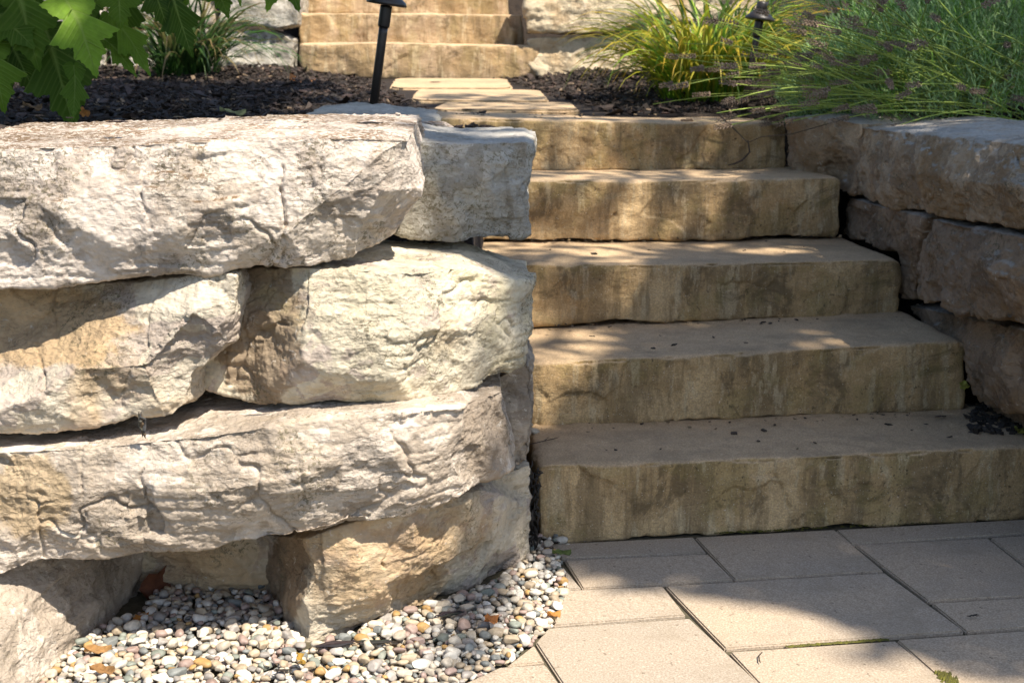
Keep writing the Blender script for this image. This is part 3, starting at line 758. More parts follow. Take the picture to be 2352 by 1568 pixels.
# ------------------------------------------------------------------ pebbles
M_peb = attr_mat('river pebble', 0.55, 0.0, 0.0006, 260, 0.4, 0.35, 90)
PC = [((0.62, 0.58, 0.51), 'white', 22), ((0.55, 0.48, 0.38), 'cream', 24), ((0.45, 0.36, 0.25), 'tan', 19), ((0.33, 0.30, 0.27), 'grey', 12), ((0.20, 0.21, 0.20), 'dark slate', 8),
      ((0.36, 0.26, 0.22), 'reddish brown', 11), ((0.42, 0.26, 0.10), 'rusty orange', 5), ((0.23, 0.25, 0.21), 'greenish grey', 5)]
PW = np.array([c[2] for c in PC], float); PW /= PW.sum()
import bmesh as _bm
bm = _bm.new(); _bm.ops.create_icosphere(bm, subdivisions=3, radius=1.0)
ICO_V = np.array([v.co[:] for v in bm.verts]); ICO_F = np.array([[v.index for v in f.verts] for f in bm.faces]); bm.free()
bm = _bm.new(); _bm.ops.create_icosphere(bm, subdivisions=2, radius=1.0)
ICO2_V = np.array([v.co[:] for v in bm.verts]); ICO2_F = np.array([[v.index for v in f.verts] for f in bm.faces]); bm.free()
def pebble_shape(V, r, seed, ang=0.0):
    """lumpy ellipsoid, half-axes about r."""
    ax = np.array([rng.uniform(.95, 1.45), rng.uniform(.75, 1.05), rng.uniform(.5, .8)]) * r
    d = 1 + 0.22 * noise3(V * 0.9 + seed * 3.3, seed % 97) + 0.10 * noise3(V * 2.1 + seed, 3)
    p = np.sign(V) * np.abs(V) ** rng.uniform(0.75, 1.0)
    P = p * d[:, None] * ax
    a = rng.uniform(0, 6.28); ca, sa = math.cos(a), math.sin(a)
    t = rng.normal(0, .3); ct, st = math.cos(t), math.sin(t)
    for kf in range(rng.integers(1, 9)):                                          # broken faces
        nrm = rng.normal(size=3); nrm /= np.linalg.norm(nrm)
        ex = P @ nrm; lim = ex.max() * rng.uniform(.55, .85)
        P = P - np.outer(np.maximum(ex - lim, 0) * .9, nrm)
    P = P @ np.array([[1, 0, 0], [0, ct, st], [0, -st, ct]])
    return P @ np.array([[ca, sa, 0], [-sa, ca, 0], [0, 0, 1]])
# outline of the gravel strip on the ground (metres)
EDGE = [G(*z8(a, b)) for a, b in [(-400, 900), (-60, 790), (110, 714), (240, 605), (320, 535), (372, 400), (362, 300), (330, 240), (290, 190)]]
edge_x = [p.x for p in EDGE]; edge_y = [p.y for p in EDGE]
def in_strip(x, y):
    # left of the paver edge polyline, in front of the stones
    for i in range(len(EDGE) - 1):
        y0, y1 = EDGE[i].y, EDGE[i + 1].y
        if min(y0, y1) <= y <= max(y0, y1):
            xe = EDGE[i].x + (EDGE[i + 1].x - EDGE[i].x) * (y - y0) / (y1 - y0 + 1e-9)
            if x > xe - 0.003: return False
    if y < EDGE[0].y or y > 2.72: return False
    return True
WALLP = [G(a, b) for a, b in [(60, 1620), (137, 1530), (219, 1470), (318, 1425), (330, 1372), (604, 1372), (650, 1440), (705, 1490), (831, 1445), (913, 1415), (1012, 1385), (1100, 1355), (1212, 1290), (1216, 1240)]]
def wall_y(x):
    for i in range(len(WALLP) - 1):
        a, b = WALLP[i], WALLP[i + 1]
        if a.x <= x <= b.x: return a.y + (b.y - a.y) * (x - a.x) / (b.x - a.x)
    return 1.95 if x < WALLP[0].x else 2.8
cells = {}
placed = []
def free(x, y, r, layer):
    ci, cj = int(math.floor(x / .05)), int(math.floor(y / .05))
    for i in range(ci - 1, ci + 2):
        for j in range(cj - 1, cj + 2):
            for (a, b, q, l) in cells.get((i, j), ()):
                if l == layer and (a - x) ** 2 + (b - y) ** 2 < (0.80 * (q + r)) ** 2: return False
    return True
for layer, tries, zz in ((0, 60000, -0.004), (1, 22000, 0.0045)):
    for t in range(tries):
        x = random.uniform(-1.0, 0.12); y = random.uniform(1.75, 2.72)
        if not in_strip(x, y) or y > wall_y(x) + (0.01 if layer == 0 else -0.012) + (.045 if x < -.42 else 0): continue
        big = random.random()
        r = random.uniform(.0085, .0128) if big < .55 and t < tries * .4 else random.uniform(.0042, .0085)
        if random.random() < .02: r *= 1.35
        if layer == 1 and random.random() < .5: continue
        if not free(x, y, r, layer): continue
        cells.setdefault((int(math.floor(x / .05)), int(math.floor(y / .05))), []).append((x, y, r, layer))
        placed.append((x, y, r, zz + r * .45 + random.uniform(-.002, .004)))
# loose stones behind the lowest step's left end, in the gap on the right, and far gravel
for (px, py, Yd, r) in ((1214, 985, 3.0, .011), (1222, 996, 2.99, .010), (1228, 990, 2.98, .012), (1218, 975, 3.0, .008)):
    q = U(px, py, Yd); placed.append((q.x, q.y, r, q.z))
def vis_size(p):
    d = Vector((p[0], p[1], p[3] - HC)); return p[2] / d.length
def in_view(p):
    d = Vector((p[0], p[1], p[3] - HC)); dd = d.dot(FWD)
    return abs(d.dot(RIGHT) / dd * F) < 1160 and abs(d.dot(UP) / dd * F) < 775
order = sorted(placed, key=lambda p: -vis_size(p) * (1 if in_view(p) else 0))
sv, sf, scol, nb = [], [], [], 0
where_near = [('by the foot of the tan corner stone', Vector((-.2, 2.3, 0))), ('below the low grey-brown foot stone', Vector((-.62, 2.05, 0))), ('in front of the hollow under the long slab', Vector((-.5, 2.25, 0))),
              ('along the curved paver edge', Vector((.02, 2.3, 0))), ('at the bottom edge of the photo', Vector((-.3, 1.98, 0)))]
for n_, (x, y, r, z) in enumerate(order):
    ci = rng.choice(len(PC), p=PW)
    col = np.array(PC[ci][0]) * rng.uniform(.82, 1.15)
    if n_ < 300:
        P = pebble_shape(ICO_V, r, n_)
        me = mesh_np('pebble', P, ICO_F, [M_peb])
        set_col(me, 'col', np.tile([*col, 1], (len(P), 1)))
        o = new_obj('pebble', me, loc=(x, y, z))
        wn = min(where_near, key=lambda q: (q[1] - Vector((x, y, 0))).length)[0]
        tag(o, f'{PC[ci][1]} {"large" if r > .0118 else "rounded"} river pebble {wn}', 'pebble', 'river pebbles at the wall foot')
    else:
        P = pebble_shape(ICO2_V, r, n_) + np.array([x, y, z])
        sv.append(P); sf.append(ICO2_F + nb); nb += len(P)
        scol.append(np.tile([*col, 1], (len(P), 1)))
me = mesh_np('pebbles', np.concatenate(sv), np.concatenate(sf), [M_peb]); set_col(me, 'col', np.concatenate(scol))
tag(new_obj('pebbles', me), 'smaller river pebbles filling the strip between wall and pavers', 'pebbles', kind='stuff')
me = mesh_np('pebble_bed', [(-1.4, 1.5, -0.009), (0.13, 1.5, -0.009), (0.13, 2.9, -0.009), (-1.4, 2.9, -0.009)], [(0, 1, 2, 3)], [M_sand])
tag(new_obj('pebble_bed', me), None, None, kind='structure')

# ------------------------------------------------------------------ mulch
M_mul = attr_mat('bark mulch', 0.8, 0, 0.002, 120, 0.35, 0.4, 60)
def chip(L, Wd, H, q, yaw, tilt, roll):
    v = np.array([(-1, -1, -1), (1, -1, -1), (1, 1, -1), (-1, 1, -1), (-1, -1, 1), (1, -1, 1), (1, 1, 1), (-1, 1, 1)], float)
    v = v * (1 + rng.normal(0, .22, (8, 3))) * np.array([L / 2, Wd / 2, H / 2])
    R = Matrix.Rotation(yaw, 3, 'Z') @ Matrix.Rotation(tilt, 3, 'Y') @ Matrix.Rotation(roll, 3, 'X')
    return v @ np.array(R).T + np.array(q)
CF = np.array([(0, 3, 2, 1), (4, 5, 6, 7), (0, 1, 5, 4), (1, 2, 6, 5), (2, 3, 7, 6), (3, 0, 4, 7)])
mv, mf, mc, nb = [], [], [], 0
def bed_h(x, y): return float(bed_z(np.array([x]), np.array([y]))[0])
def path_x(y): return (0.0 - 0.30 * (y - 4.6)) * 1.0
while len(mv) < 25000:
    y = 2.45 + 4.1 * random.random() ** 1.15
    x = random.uniform(-0.42 * y - .25, min(0.42 * y + .1, 2.1))
    if y < 4.61 + .161 * x and -0.06 < x < 1.3: continue
    if y < 3.35 and x > -0.42: continue
    if y < 2.47 and x < 0: continue
    if y < 4.5 and x > 1.25: continue
    if y > 4.6:
        cx = 0.02 - 0.24 * (y - 4.75)
        if abs(x - cx) < 0.24 + (0.07 if random.random() < .97 else 0): continue
    t = random.random()
    L = random.uniform(.008, .032) if t < .93 else random.uniform(.035, .07)
    g = random.uniform(.5, 1.5)
    cc = (0.031 * g, 0.021 * g, 0.0165 * g) if random.random() < .68 else ((0.058 * g, 0.036 * g, 0.028 * g) if random.random() < .82 else (0.20 * g, 0.14 * g, 0.09 * g))
    mv.append(chip(L, L * random.uniform(.18, .45), random.uniform(.002, .007), (x, y, (bed_h(x, y) if y > 2.95 else 0.845) + random.uniform(0, .016)), random.uniform(0, 6.28), random.gauss(0, .3), random.gauss(0, .4)))
    mf.append(CF + nb); nb += 8
    mc.append(np.tile([*cc, 1], (8, 1)))
me = mesh_np('mulch', np.concatenate(mv), np.concatenate(mf), [M_mul], smooth=False); set_col(me, 'col', np.concatenate(mc))
tag(new_obj('mulch', me), 'dark shredded bark mulch covering the planting beds', 'mulch', kind='stuff')
# single bark chips lying about
def bark(q, L, lab, yaw=None, H=.004, col=(.022, .017, .014), tilt=0.0, wr=.3):
    yw = random.uniform(0, 6.28) if yaw is None else yaw
    R = Matrix.Rotation(yw, 3, 'Z') @ Matrix.Rotation(tilt, 3, 'Y')
    mb = MB()
    for st_ in range(5 if H > .01 else 3):                                          # torn fibres side by side
        y0 = (st_ - (2 if H > .01 else 1)) * L * wr * .22
        pts, rad = [], []
        for i in range(7):
            t = i / 6
            pts.append(R @ Vector((L * (t - .5) + random.gauss(0, L * .02), y0 + random.gauss(0, L * .03), random.gauss(0, H * .25) + H * .5)))
            rad.append(max(.0006, L * wr * .20 * (1 - abs(2 * t - 1) ** random.uniform(2, 5)) * random.uniform(.7, 1.3)))
        mb.tube(pts, rad, 6, True, tuple(c * random.uniform(.7, 1.4) for c in col))
    me = bpy.data.meshes.new('bark_chip'); me.from_pydata([(v[0], v[1], v[2] * (1 if tilt else .55)) for v in mb.v], [], mb.f); me.materials.append(M_mul)
    set_col(me, 'col', [(*c, 1) for c in mb.c])
    o = new_obj('bark_chip', me, loc=q); tag(o, lab, 'bark chip', 'loose bark chips'); return o
PA = Vector((0, 0, .005))
for px, py, L, wh in ((90, 272, .02, 'far left'), (160, 277, .014, 'left'), (410, 275, .018, 'middle'), (505, 281, .012, 'middle, nearer the edge'), (620, 283, .02, 'right of the middle'), (700, 288, .013, 'right')):
    bark(G(px, py, .889) + Vector((0, 0, .004)), L, f'small bark chip on the pale capstone top, {wh}')
for px, py, z, L, lab in ((1075, 219, .864, .07, 'dark bark chip at the left of the middle path slab'), (1120, 225, .858, .06, 'dark bark chip on the front of the middle path slab'), (1205, 217, .866, .05, 'thin bark sliver on the right half of the middle path slab'),
                          (1070, 243, .841, .07, 'bark chip on the left of the nearest path slab'), (1090, 247, .838, .06, 'second dark bark chip on the left of the nearest path slab'), (1130, 244, .84, .06, 'bark chip in the middle of the nearest path slab'),
                          (1185, 241, .843, .06, 'flat bark sliver right of centre on the nearest path slab'), (1255, 239, .844, .05, 'bark chip at the right end of the nearest path slab'), (1075, 256, .832, .05, 'bark chip on the rear of the top near step'),
                          (1180, 262, .832, .04, 'small bark sliver on the tread of the top near step'), (1000, 192, .903, .05, 'bark chip on the farthest path slab')):
    bark(G(px, py, z) + PA, L, lab)
for px, py, z, L, lab in ((270, 286, .893, .035, 'dark bark chip on the pale capstone top'), (850, 290, .905, .035, 'bark chip on the flat bluish stone behind the capstones'),
                          (1740, 402, .662, .02, 'tiny dark chip on the fourth step tread'), (2060, 733, .335, .03, 'dark chip at the right on the second step tread'), (2160, 960, .168, .03, 'dark chip on the lowest step tread, right side'),
                          (1275, 1250, .004, .02, 'black chip on the narrow paver strip by the stair corner'), (2235, 1418, .002, .022, 'short black twig on a shaded paver')):
    bark(G(px, py, z) + PA * .7, L, lab, yaw=0.2)
bark(U(325, 978, 2.075), .050, 'shaggy bark piece hanging from the joint above the long slab', yaw=1.5, H=.006, col=(.085, .06, .052), tilt=1.25, wr=.26)
for px, py, L in ((1035, 1410, .055), (860, 1475, .06), (770, 1480, .07), (650, 1540, .03)):
    bark(G(px, py, .018), L, {1035: 'dark bark chip in the pebbles at the middle of the wall foot', 860: 'bark chip right of the corner stone base', 770: 'long bark sliver touching the corner stone base', 650: 'dark bark chip among pebbles near the photo bottom'}[px], yaw=random.uniform(-.5, .5))
# shredded bark in the gap at the left of the lowest step
mb = MB()
for i in range(90):
    q = Vector((0.046 + random.uniform(-.012, .012), 2.66 + random.uniform(-.03, .05), random.uniform(0, .17)))
    p2 = q + Vector((random.gauss(0, .006), random.gauss(0, .01), random.uniform(-.035, .035)))
    g = random.uniform(.5, 1.6)
    mb.tube([q, q.lerp(p2, .5) + Vector((random.gauss(0, .004), 0, 0)), p2], [.0022, .0028, .001], 4, True, (.03 * g, .025 * g, .022 * g))
tag(mb.build('bark_debris', M_mul, base=(0.046, 2.66, 0)), 'dark bark shreds wedged between wall end and lowest step', 'bark debris', kind='stuff')
mb = MB()
for i in range(160):
    q = G(random.uniform(2225, 2420), random.uniform(935, 1000), .165)
    P = chip(random.uniform(.01, .035), .009, .006, q + Vector((0, 0, .006)), random.uniform(0, 6), random.gauss(0, .3), random.gauss(0, .3))
    g = random.uniform(.5, 1.5)
    mb.add(P, [tuple(f) for f in CF], (.03 * g, .024 * g, .02 * g))
tag(mb.build('bark_debris', M_mul, base=tuple(G(2300, 970, .165)), smooth=False), 'dark bark litter in the corner between lowest step and right wall', 'bark debris', kind='stuff')

# crumbs of bark and leaf in the back corners of the treads
mb = MB()
for i, zt in enumerate((.165, .33, .495, .66, .825)):
    for kk in range(55):
        x = random.uniform(.02, 1.02); back = Y0[i + 1] + .161 * x if i < 4 else Y0[i] + .161 * x + .36
        y = back - abs(random.gauss(0, .035)) - .012 if random.random() < .6 else random.uniform(Y0[i] + .161 * x + .04, back)
        g = random.uniform(.5, 1.6); L = random.uniform(.002, .006) if random.random() < .9 else random.uniform(.006, .009)
        P = chip(L * 1.6, L, L * .4, (x, y, zt + .002), random.uniform(0, 6), random.gauss(0, .2), random.gauss(0, .2))
        cc = (.05 * g, .035 * g, .025 * g) if random.random() < .6 else (.25 * g, .18 * g, .10 * g)
        mb.add(P, [tuple(f) for f in CF], cc)
tag(mb.build('leaf_litter', M_mul, base=(.5, 3.4, .165), smooth=False), 'crumbs of bark and dry leaf on the step treads', 'litter', kind='stuff')
# ------------------------------------------------------------------ dead leaves, twigs
M_dead = attr_mat('dead leaf', 0.75, 0.3, 0, 200, 0.3, 0.3, 80)
def curl_leaf(q, L, Wd, col, lab, rot, curl=.5, name='dead_leaf'):
    mb = MB()
    n, m = 8, 4
    for i in range(n + 1):
        t = i / n
        wv = Wd * math.sin(math.pi * min(1, t * .92 + .04)) ** .8 * (1 + .25 * math.sin(t * 17))
        for j in range(-m, m + 1):
            s_ = j / m
            p = Vector((L * (t - .5), wv * s_ * .5, curl * L * (.35 * s_ * s_ * math.sin(t * 5 + 1) + .5 * (t - .5) ** 2) + .004 * math.sin(9 * t + 4 * s_)))
            mb.v.append(tuple(rot @ p)); g = random.uniform(.75, 1.2); mb.c.append(tuple(c * g for c in col))
    w_ = 2 * m + 1
    mb.f = [(i * w_ + j, i * w_ + j + 1, (i + 1) * w_ + j + 1, (i + 1) * w_ + j) for i in range(n) for j in range(2 * m)]
    o = mb.build(name, M_dead); o.location = q
    tag(o, lab, 'leaf', 'fallen leaves'); return o
RZ = lambda a: Matrix.Rotation(a, 3, 'Z')
RXm = lambda a: Matrix.Rotation(a, 3, 'X')
RYm = lambda a: Matrix.Rotation(a, 3, 'Y')
curl_leaf(U(395, 1345, 2.44), .13, .08, (.17, .06, .03), 'large dark red-brown leaf standing in the hollow under the slab', RZ(.1) @ RXm(1.25) @ RYm(.5), .25)
curl_leaf(U(500, 1385, 2.40), .075, .03, (.40, .19, .05), 'orange-brown curled leaf lying at the back of the hollow', RZ(.0) @ RXm(.5), .4)
curl_leaf(U(322, 1420, 2.27), .045, .02, (.42, .17, .035), 'orange leaf curled at the left mouth of the hollow', RZ(1.2) @ RXm(.5), .5)
curl_leaf(G(225, 1490, .02), .045, .016, (.40, .22, .08), 'tan dry leaf leaning on the low foot stone', RZ(.4) @ RXm(.4), .5)
curl_leaf(G(235, 1535, .022), .04, .018, (.30, .16, .06), 'pale orange leaf on the pebbles at the bottom left', RZ(.1) @ RXm(.3), .5)
curl_leaf(G(1128, 1420, .03), .032, .022, (.44, .17, .05), 'small rust-orange leaf on the pebbles right of the corner stone', RZ(.7) @ RXm(.5), .7)
curl_leaf(G(1272, 1410, .02), .028, .014, (.52, .24, .06), 'bright orange leaf scrap where pebbles meet the paver', RZ(.5), .7)
curl_leaf(G(690, 1510, .035), .03, .022, (.46, .29, .06), 'yellow-brown leaf scrap below the corner stone', RZ(1.5) @ RXm(.9), .3)
curl_leaf(G(695, 190, .912), .10, .06, (.50, .24, .10), 'crumpled orange leaf on the mulch beside the far steps', RZ(.2), .8)
curl_leaf(G(525, 205, .885), .11, .03, (.42, .28, .18), 'tan curled leaf in the middle of the mulch', RZ(-.4), .6)
curl_leaf(G(245, 207, .88), .07, .04, (.45, .24, .08), 'orange leaf under the big lobed leaves', RZ(.3), .6)
curl_leaf(G(535, 257, .86), .07, .03, (.50, .48, .22), 'pale green fallen leaf at the mulch edge above the capstone', RZ(.1), .4)
curl_leaf(G(192, 258, .87), .03, .03, (.55, .23, .06), 'small orange leaf scrap behind the capstone', RZ(.3) @ RXm(.7), .5)
curl_leaf(G(75, 245, .87), .05, .03, (.33, .20, .10), 'dull brown leaf on shaded mulch at far left', RZ(.3), .6)
curl_leaf(G(2345, 990, .175), .05, .03, (.30, .32, .08), 'yellow-green leaf in the corner by the lowest step', RZ(.9) @ RXm(.5), .6)
curl_leaf(U(2214, 885, 3.06), .035, .02, (.28, .30, .06), 'small green leaf stuck at the right end of the second step', RZ(.3) @ RXm(1.3) @ RYm(1.3), .4)
curl_leaf(G(1290, 1268, .02), .04, .018, (.14, .18, .05), 'small green leaf in the pebbles at the stair corner', RZ(.2), .4)
mb = MB(); q = [G(*z8(a, b)) + Vector((0, 0, .004)) for a, b in ((1220, 665), (1205, 680), (1207, 700), (1212, 710))]
mb.tube(q, [.0008, .0012, .0012, .0007], 5)
M_twig = simple('twig', (.05, .035, .025), (.03, .02, .016), 60, .8)
tag(mb.build('twig', M_twig, base=tuple(q[0])), 'thin curled black twig on a sunlit paver', 'twig')
mb = MB(); q = [G(a, b, .17) + Vector((0, 0, .006)) for a, b in ((1215, 1026), (1250, 1018), (1268, 1014), (1283, 1010))]
mb.tube(q, [.0008, .0011, .0011, .0006], 5); mb.tube([q[1], q[1] + Vector((.01, .015, .004))], [.001, .0005], 5)
tag(mb.build('twig', M_twig, base=tuple(q[0])), 'small forked twig on the left of the lowest step', 'twig')

# ------------------------------------------------------------------ path lights
k = NT('dark bronze paint')
v = k.co()
c = k.mix(k.ramp(k.noise(v, 35, 4, .6), .4, .7), (.020, .016, .014), (.034, .027, .022))
M_brz = k.fin(c, .42, k.bump(k.noise(v, 200, 3, .6), .3, .001), .5)
def path_light(base, top, lab, hood_r):
    base = Vector(base); ax = (Vector(top) - base); H = ax.length; ax.normalize()
    R = ax.to_track_quat('Z', 'Y').to_matrix()
    e = bpy.data.objects.new('path_light', None); COL.objects.link(e); e.location = base
    tag(e, lab, 'path light', 'bronze garden path lights')
    def part(name, prof):
        m = MB(); m.lathe(prof, (0, 0, 0), 28, R); return m.build(name, M_brz, e)
    part('pole', [(.0115, -.15), (.0115, H - .075), (.0115, H - .06)])
    part('collar', [(.0135, H - .06), (.0152, H - .055), (.0152, H - .012), (.015, H - .006), (.0, H - .004)])
    part('hood', [(.012, H - .002), (hood_r * .97, H - .004), (hood_r, H - .002), (hood_r * .94, H + .006), (hood_r * .6, H + .020), (.022, H + .030), (.016, H + .031)])
    part('finial', [(.017, H + .030), (.019, H + .036), (.019, H + .052), (.016, H + .058), (.0, H + .060)])
    return e
b1 = U(858, 243, 3.5); t1 = U(888, 8, 3.5)
path_light(b1, t1, 'nearer bronze path light left of the path, hood cut by the photo top', .052)
b2 = U(1708, 256, 4.75); t2 = U(1745, 44, 4.75)
path_light(b2, t2, 'farther bronze path light between yellow grass and lavender', .052)

# ------------------------------------------------------------------ plants
M_leaf = None
def blade(mb, q, yaw, L, wd, lean, droop, col, seg=6, tipcol=None, twist=0.0):
    """arching strap leaf."""
    q = Vector(q)
    h = Vector((math.cos(yaw), math.sin(yaw), 0)); side = Vector((-h.y, h.x, 0))
    vs, cs = [], []
    p = q.copy(); a = lean
    st = L / seg
    for i in range(seg + 1):
        t = i / seg
        ww = wd * (0.55 + 0.9 * t if t < .4 else 0.91 * (1 - ((t - .4) / .6) ** 1.8) + .02)
        sd = (side * math.cos(twist * t) + Vector((0, 0, 1)) * math.sin(twist * t))
        nrm = (h * math.cos(a) - Vector((0, 0, 1)) * math.sin(a))
        vs += [p - sd * ww * .5 + nrm * ww * .12, p.copy(), p + sd * ww * .5 + nrm * ww * .12]
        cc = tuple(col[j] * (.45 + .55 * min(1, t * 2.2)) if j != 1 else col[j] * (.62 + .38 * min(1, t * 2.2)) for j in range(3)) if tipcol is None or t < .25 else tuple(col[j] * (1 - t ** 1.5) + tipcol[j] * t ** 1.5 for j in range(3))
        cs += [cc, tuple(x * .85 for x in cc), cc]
        p = p + (h * math.sin(a) + Vector((0, 0, 1)) * math.cos(a)) * st
        a += droop / seg * (0.5 + t * 1.4)
    b = len(mb.v)
    mb.v += [tuple(v) for v in vs]; mb.c += cs
    for i in range(seg):
        for j in range(2):
            mb.f.append((b + i * 3 + j, b + i * 3 + j + 1, b + i * 3 + 4 + j, b + i * 3 + 3 + j))
M_grass = attr_mat('strap leaves', 0.5, 0.42, 0, 200, 0.35, 0.2, 25)
def clump(name, base, n, spread, L, wd, cols, lab, cat, droop=(1.2, 2.3), lean=(.05, .75), tips=None):
    mb = MB()
    for i in range(n):
        a = random.uniform(0, 6.283)
        r = spread * math.sqrt(random.random())
        q = Vector(base) + Vector((r * math.cos(a), r * math.sin(a), -.01))
        yaw = a + random.gauss(0, .6)
        col = random.choice(cols); g = random.uniform(.75, 1.3)
        ll = random.uniform(*L)
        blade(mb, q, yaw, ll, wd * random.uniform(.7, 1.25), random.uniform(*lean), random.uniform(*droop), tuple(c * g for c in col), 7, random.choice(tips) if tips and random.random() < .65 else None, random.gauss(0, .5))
    o = mb.build(name, M_grass, base=tuple(base)); tag(o, lab, cat); return o
q = Vector((F and (1605 - FW / 2) / F * 5.15, 5.15, 0)); q.z = bed_h(q.x, q.y)
clump('grass_clump', q, 600, .15, (.28, .62), .0105, [(.38, .47, .03), (.22, .40, .035), (.50, .48, .04), (.15, .31, .03), (.30, .45, .04)], 'sunlit yellow-green ornamental grass tuft beside the path', 'ornamental grass', (1.3, 2.6), (.02, .70), [(.66, .42, .04), (.6, .36, .04), (.6, .48, .07)])
q = Vector(((440 - FW / 2) / F * 5.75, 5.75, 0)); q.z = bed_h(q.x, q.y)
clump('grass_clump', q, 260, .12, (.30, .62), .012, [(.045, .11, .022), (.06, .14, .03), (.035, .085, .02)], 'dark green strappy grass tuft on the mulch left of the far steps', 'ornamental grass', (1.2, 2.4), (.05, .9), [(.09, .16, .04), (.3, .2, .09)])
q = Vector(((1660 - FW / 2) / F * 5.9, 5.9, 0)); q.z = bed_h(q.x, q.y)
clump('grass_clump', q, 300, .3, (.3, .6), .012, [(.05, .11, .02), (.08, .15, .03)], 'mid green grassy foliage behind the farther path light', 'ornamental grass')
q = Vector((1.75, 6.0, 0)); q.z = bed_h(q.x, q.y)
clump('grass_clump', q, 360, .4, (.35, .75), .014, [(.03, .07, .018), (.045, .095, .02)], 'dark green foliage behind the lavender at the photo top', 'ornamental grass')
q = G(842, 192, .89)
clump('grass_clump', q, 14, .02, (.05, .09), .005, [(.10, .20, .03)], 'tiny green weed sprouting beside the farthest path slab', 'weed')

# ---- lavender
M_lav = attr_mat('lavender leaves', 0.65, 0.25, 0, 200, 0.25, 0.15, 30)
M_stem = attr_mat('lavender stems', 0.6, 0.15, 0, 200, 0.25, 0.15, 30)
LV = Vector((1.64, 4.45, 0.80))
lav = bpy.data.objects.new('lavender_bush', None); COL.objects.link(lav); lav.location = LV
tag(lav, 'wide silvery-green lavender bush with spent flower stems spilling over the right wall', 'lavender')
fol = MB()
for i in range(4300):
    # shoots of the mound
    a = random.uniform(0, 6.283); r = math.sqrt(random.random())
    bx, by = 0.76 * r * math.cos(a), 0.46 * r * math.sin(a)
    hz = 0.64 * (1 - r * r * .85) * random.uniform(.55, 1.08)
    top = Vector((bx * 1.05, by * 1.05 - .03, hz + .02))
    d = Vector((math.cos(a) * r * .8 + random.gauss(0, .25), math.sin(a) * r * .8 + random.gauss(0, .25), 1)).normalized()
    Ls = random.uniform(.10, .18)
    g = random.uniform(.7, 1.25)
    base_c = (.32 * g, .47 * g, .20 * g) if random.random() < .7 else (.17 * g, .32 * g, .05 * g)
    for j in range(13):
        t = j / 12
        p = top - d * Ls * (1 - t)
        az = j * 2.4 + a
        o1 = d.orthogonal().normalized(); o2 = d.cross(o1)
        out = (o1 * math.cos(az) + o2 * math.sin(az)) * (.9 - .5 * t) + d * (.5 + .5 * t)
        out.normalize(); sd = out.cross(d).normalized() if out.cross(d).length > 1e-4 else o1
        ll = random.uniform(.024, .045) * (1.1 - .4 * t); ww = .0042
        fol.add([p, p + out * ll * .5 + sd * ww * .5, p + out * ll, p + out * ll * .5 - sd * ww * .5], [(0, 1, 2, 3)], base_c)
fol.build('foliage', M_lav, lav, smooth=False)
st = MB(); spk = MB(); vio = MB()
def spike(p, d, L, purple):
    n = random.randint(6, 10)
    for j in range(n):
        c = p + d * (L * j / n)
        for m in range(5):
            o1 = d.orthogonal().normalized(); o2 = d.cross(o1)
            az = m * 1.257 + j * .6
            q = c + (o1 * math.cos(az) + o2 * math.sin(az)) * .0055
            r = random.uniform(.0034, .0058) * (1 - .35 * j / n)
            g = random.uniform(.65, 1.35)
            col = (.27 * g, .20 * g, .145 * g) if not (purple and random.random() < .6) else (.14 * g, .10 * g, .36 * g)
            ax = (o1 * math.cos(az) + o2 * math.sin(az) + d * .9).normalized()
            u1 = ax.orthogonal().normalized(); u2 = ax.cross(u1)
            vs = [q - ax * r, q + u1 * r * .7, q + u2 * r * .7, q - u1 * r * .7, q - u2 * r * .7, q + ax * r * 1.7]
            (vio if purple else spk).add(vs, [(0, 2, 1), (0, 3, 2), (0, 4, 3), (0, 1, 4), (1, 2, 5), (2, 3, 5), (3, 4, 5), (4, 1, 5)], col)
def lav_stem(q, az, L, lean, droop, purple=False):
    h = Vector((math.cos(az), math.sin(az), 0)); p = Vector(q); pts = [p.copy()]; a = lean
    for i in range(9):
        p = p + (h * math.sin(a) + Vector((0, 0, 1)) * math.cos(a)) * (L / 9)
        pts.append(p.copy()); a += droop / 9
        h = (h + Vector((random.gauss(0, .04), random.gauss(0, .04), 0))).normalized()
    for x in pts: x.z = max(x.z, 0.012)
    g = random.uniform(.7, 1.25)
    st.tube(pts, [.0022] * 6 + [.0018] * 4, 4, False, (.31 * g, .40 * g, .08 * g))
    d = (pts[-1] - pts[-2]).normalized()
    sgap = pts[-1]
    if not purple and random.random() < .35: return
    spike(sgap, d, random.uniform(.04, .085), purple)
for i in range(185):                                              # stems fanning left, over the wall and the top step
    az = math.radians(random.gauss(200, 24))
    q = (random.uniform(-.62, .05), random.uniform(-.42, .2), random.uniform(.03, .17))
    lav_stem(q, az, random.uniform(.35, .68), random.uniform(1.0, 1.45), random.uniform(.05, .6))
for i in range(70):                                              # stems spilling forward
    az = math.radians(random.gauss(262, 34))
    q = (random.uniform(-.6, .8), random.uniform(-.38, -.05), random.uniform(.03, .26))
    lav_stem(q, az, random.uniform(.25, .46), random.uniform(.7, 1.4), random.uniform(.1, .9))
for i in range(50):                                               # upright, a few still violet
    az = random.uniform(0, 6.283)
    q = (random.uniform(-.05, .75), random.uniform(-.25, .3), random.uniform(.15, .35))
    lav_stem(q, az, random.uniform(.2, .38), random.uniform(.1, .7), random.uniform(.0, .5), random.random() < .22)
st.build('flower_stem', M_stem, lav, smooth=True)['kind'] = 'stuff'
o = spk.build('flower_spike', M_stem, lav, smooth=False); o['kind'] = 'stuff'; o['label'] = 'spent grey-brown lavender flower heads'
o = vio.build('flower_spike', M_stem, lav, smooth=False); o['kind'] = 'stuff'; o['label'] = 'violet lavender flower heads still in bloom'
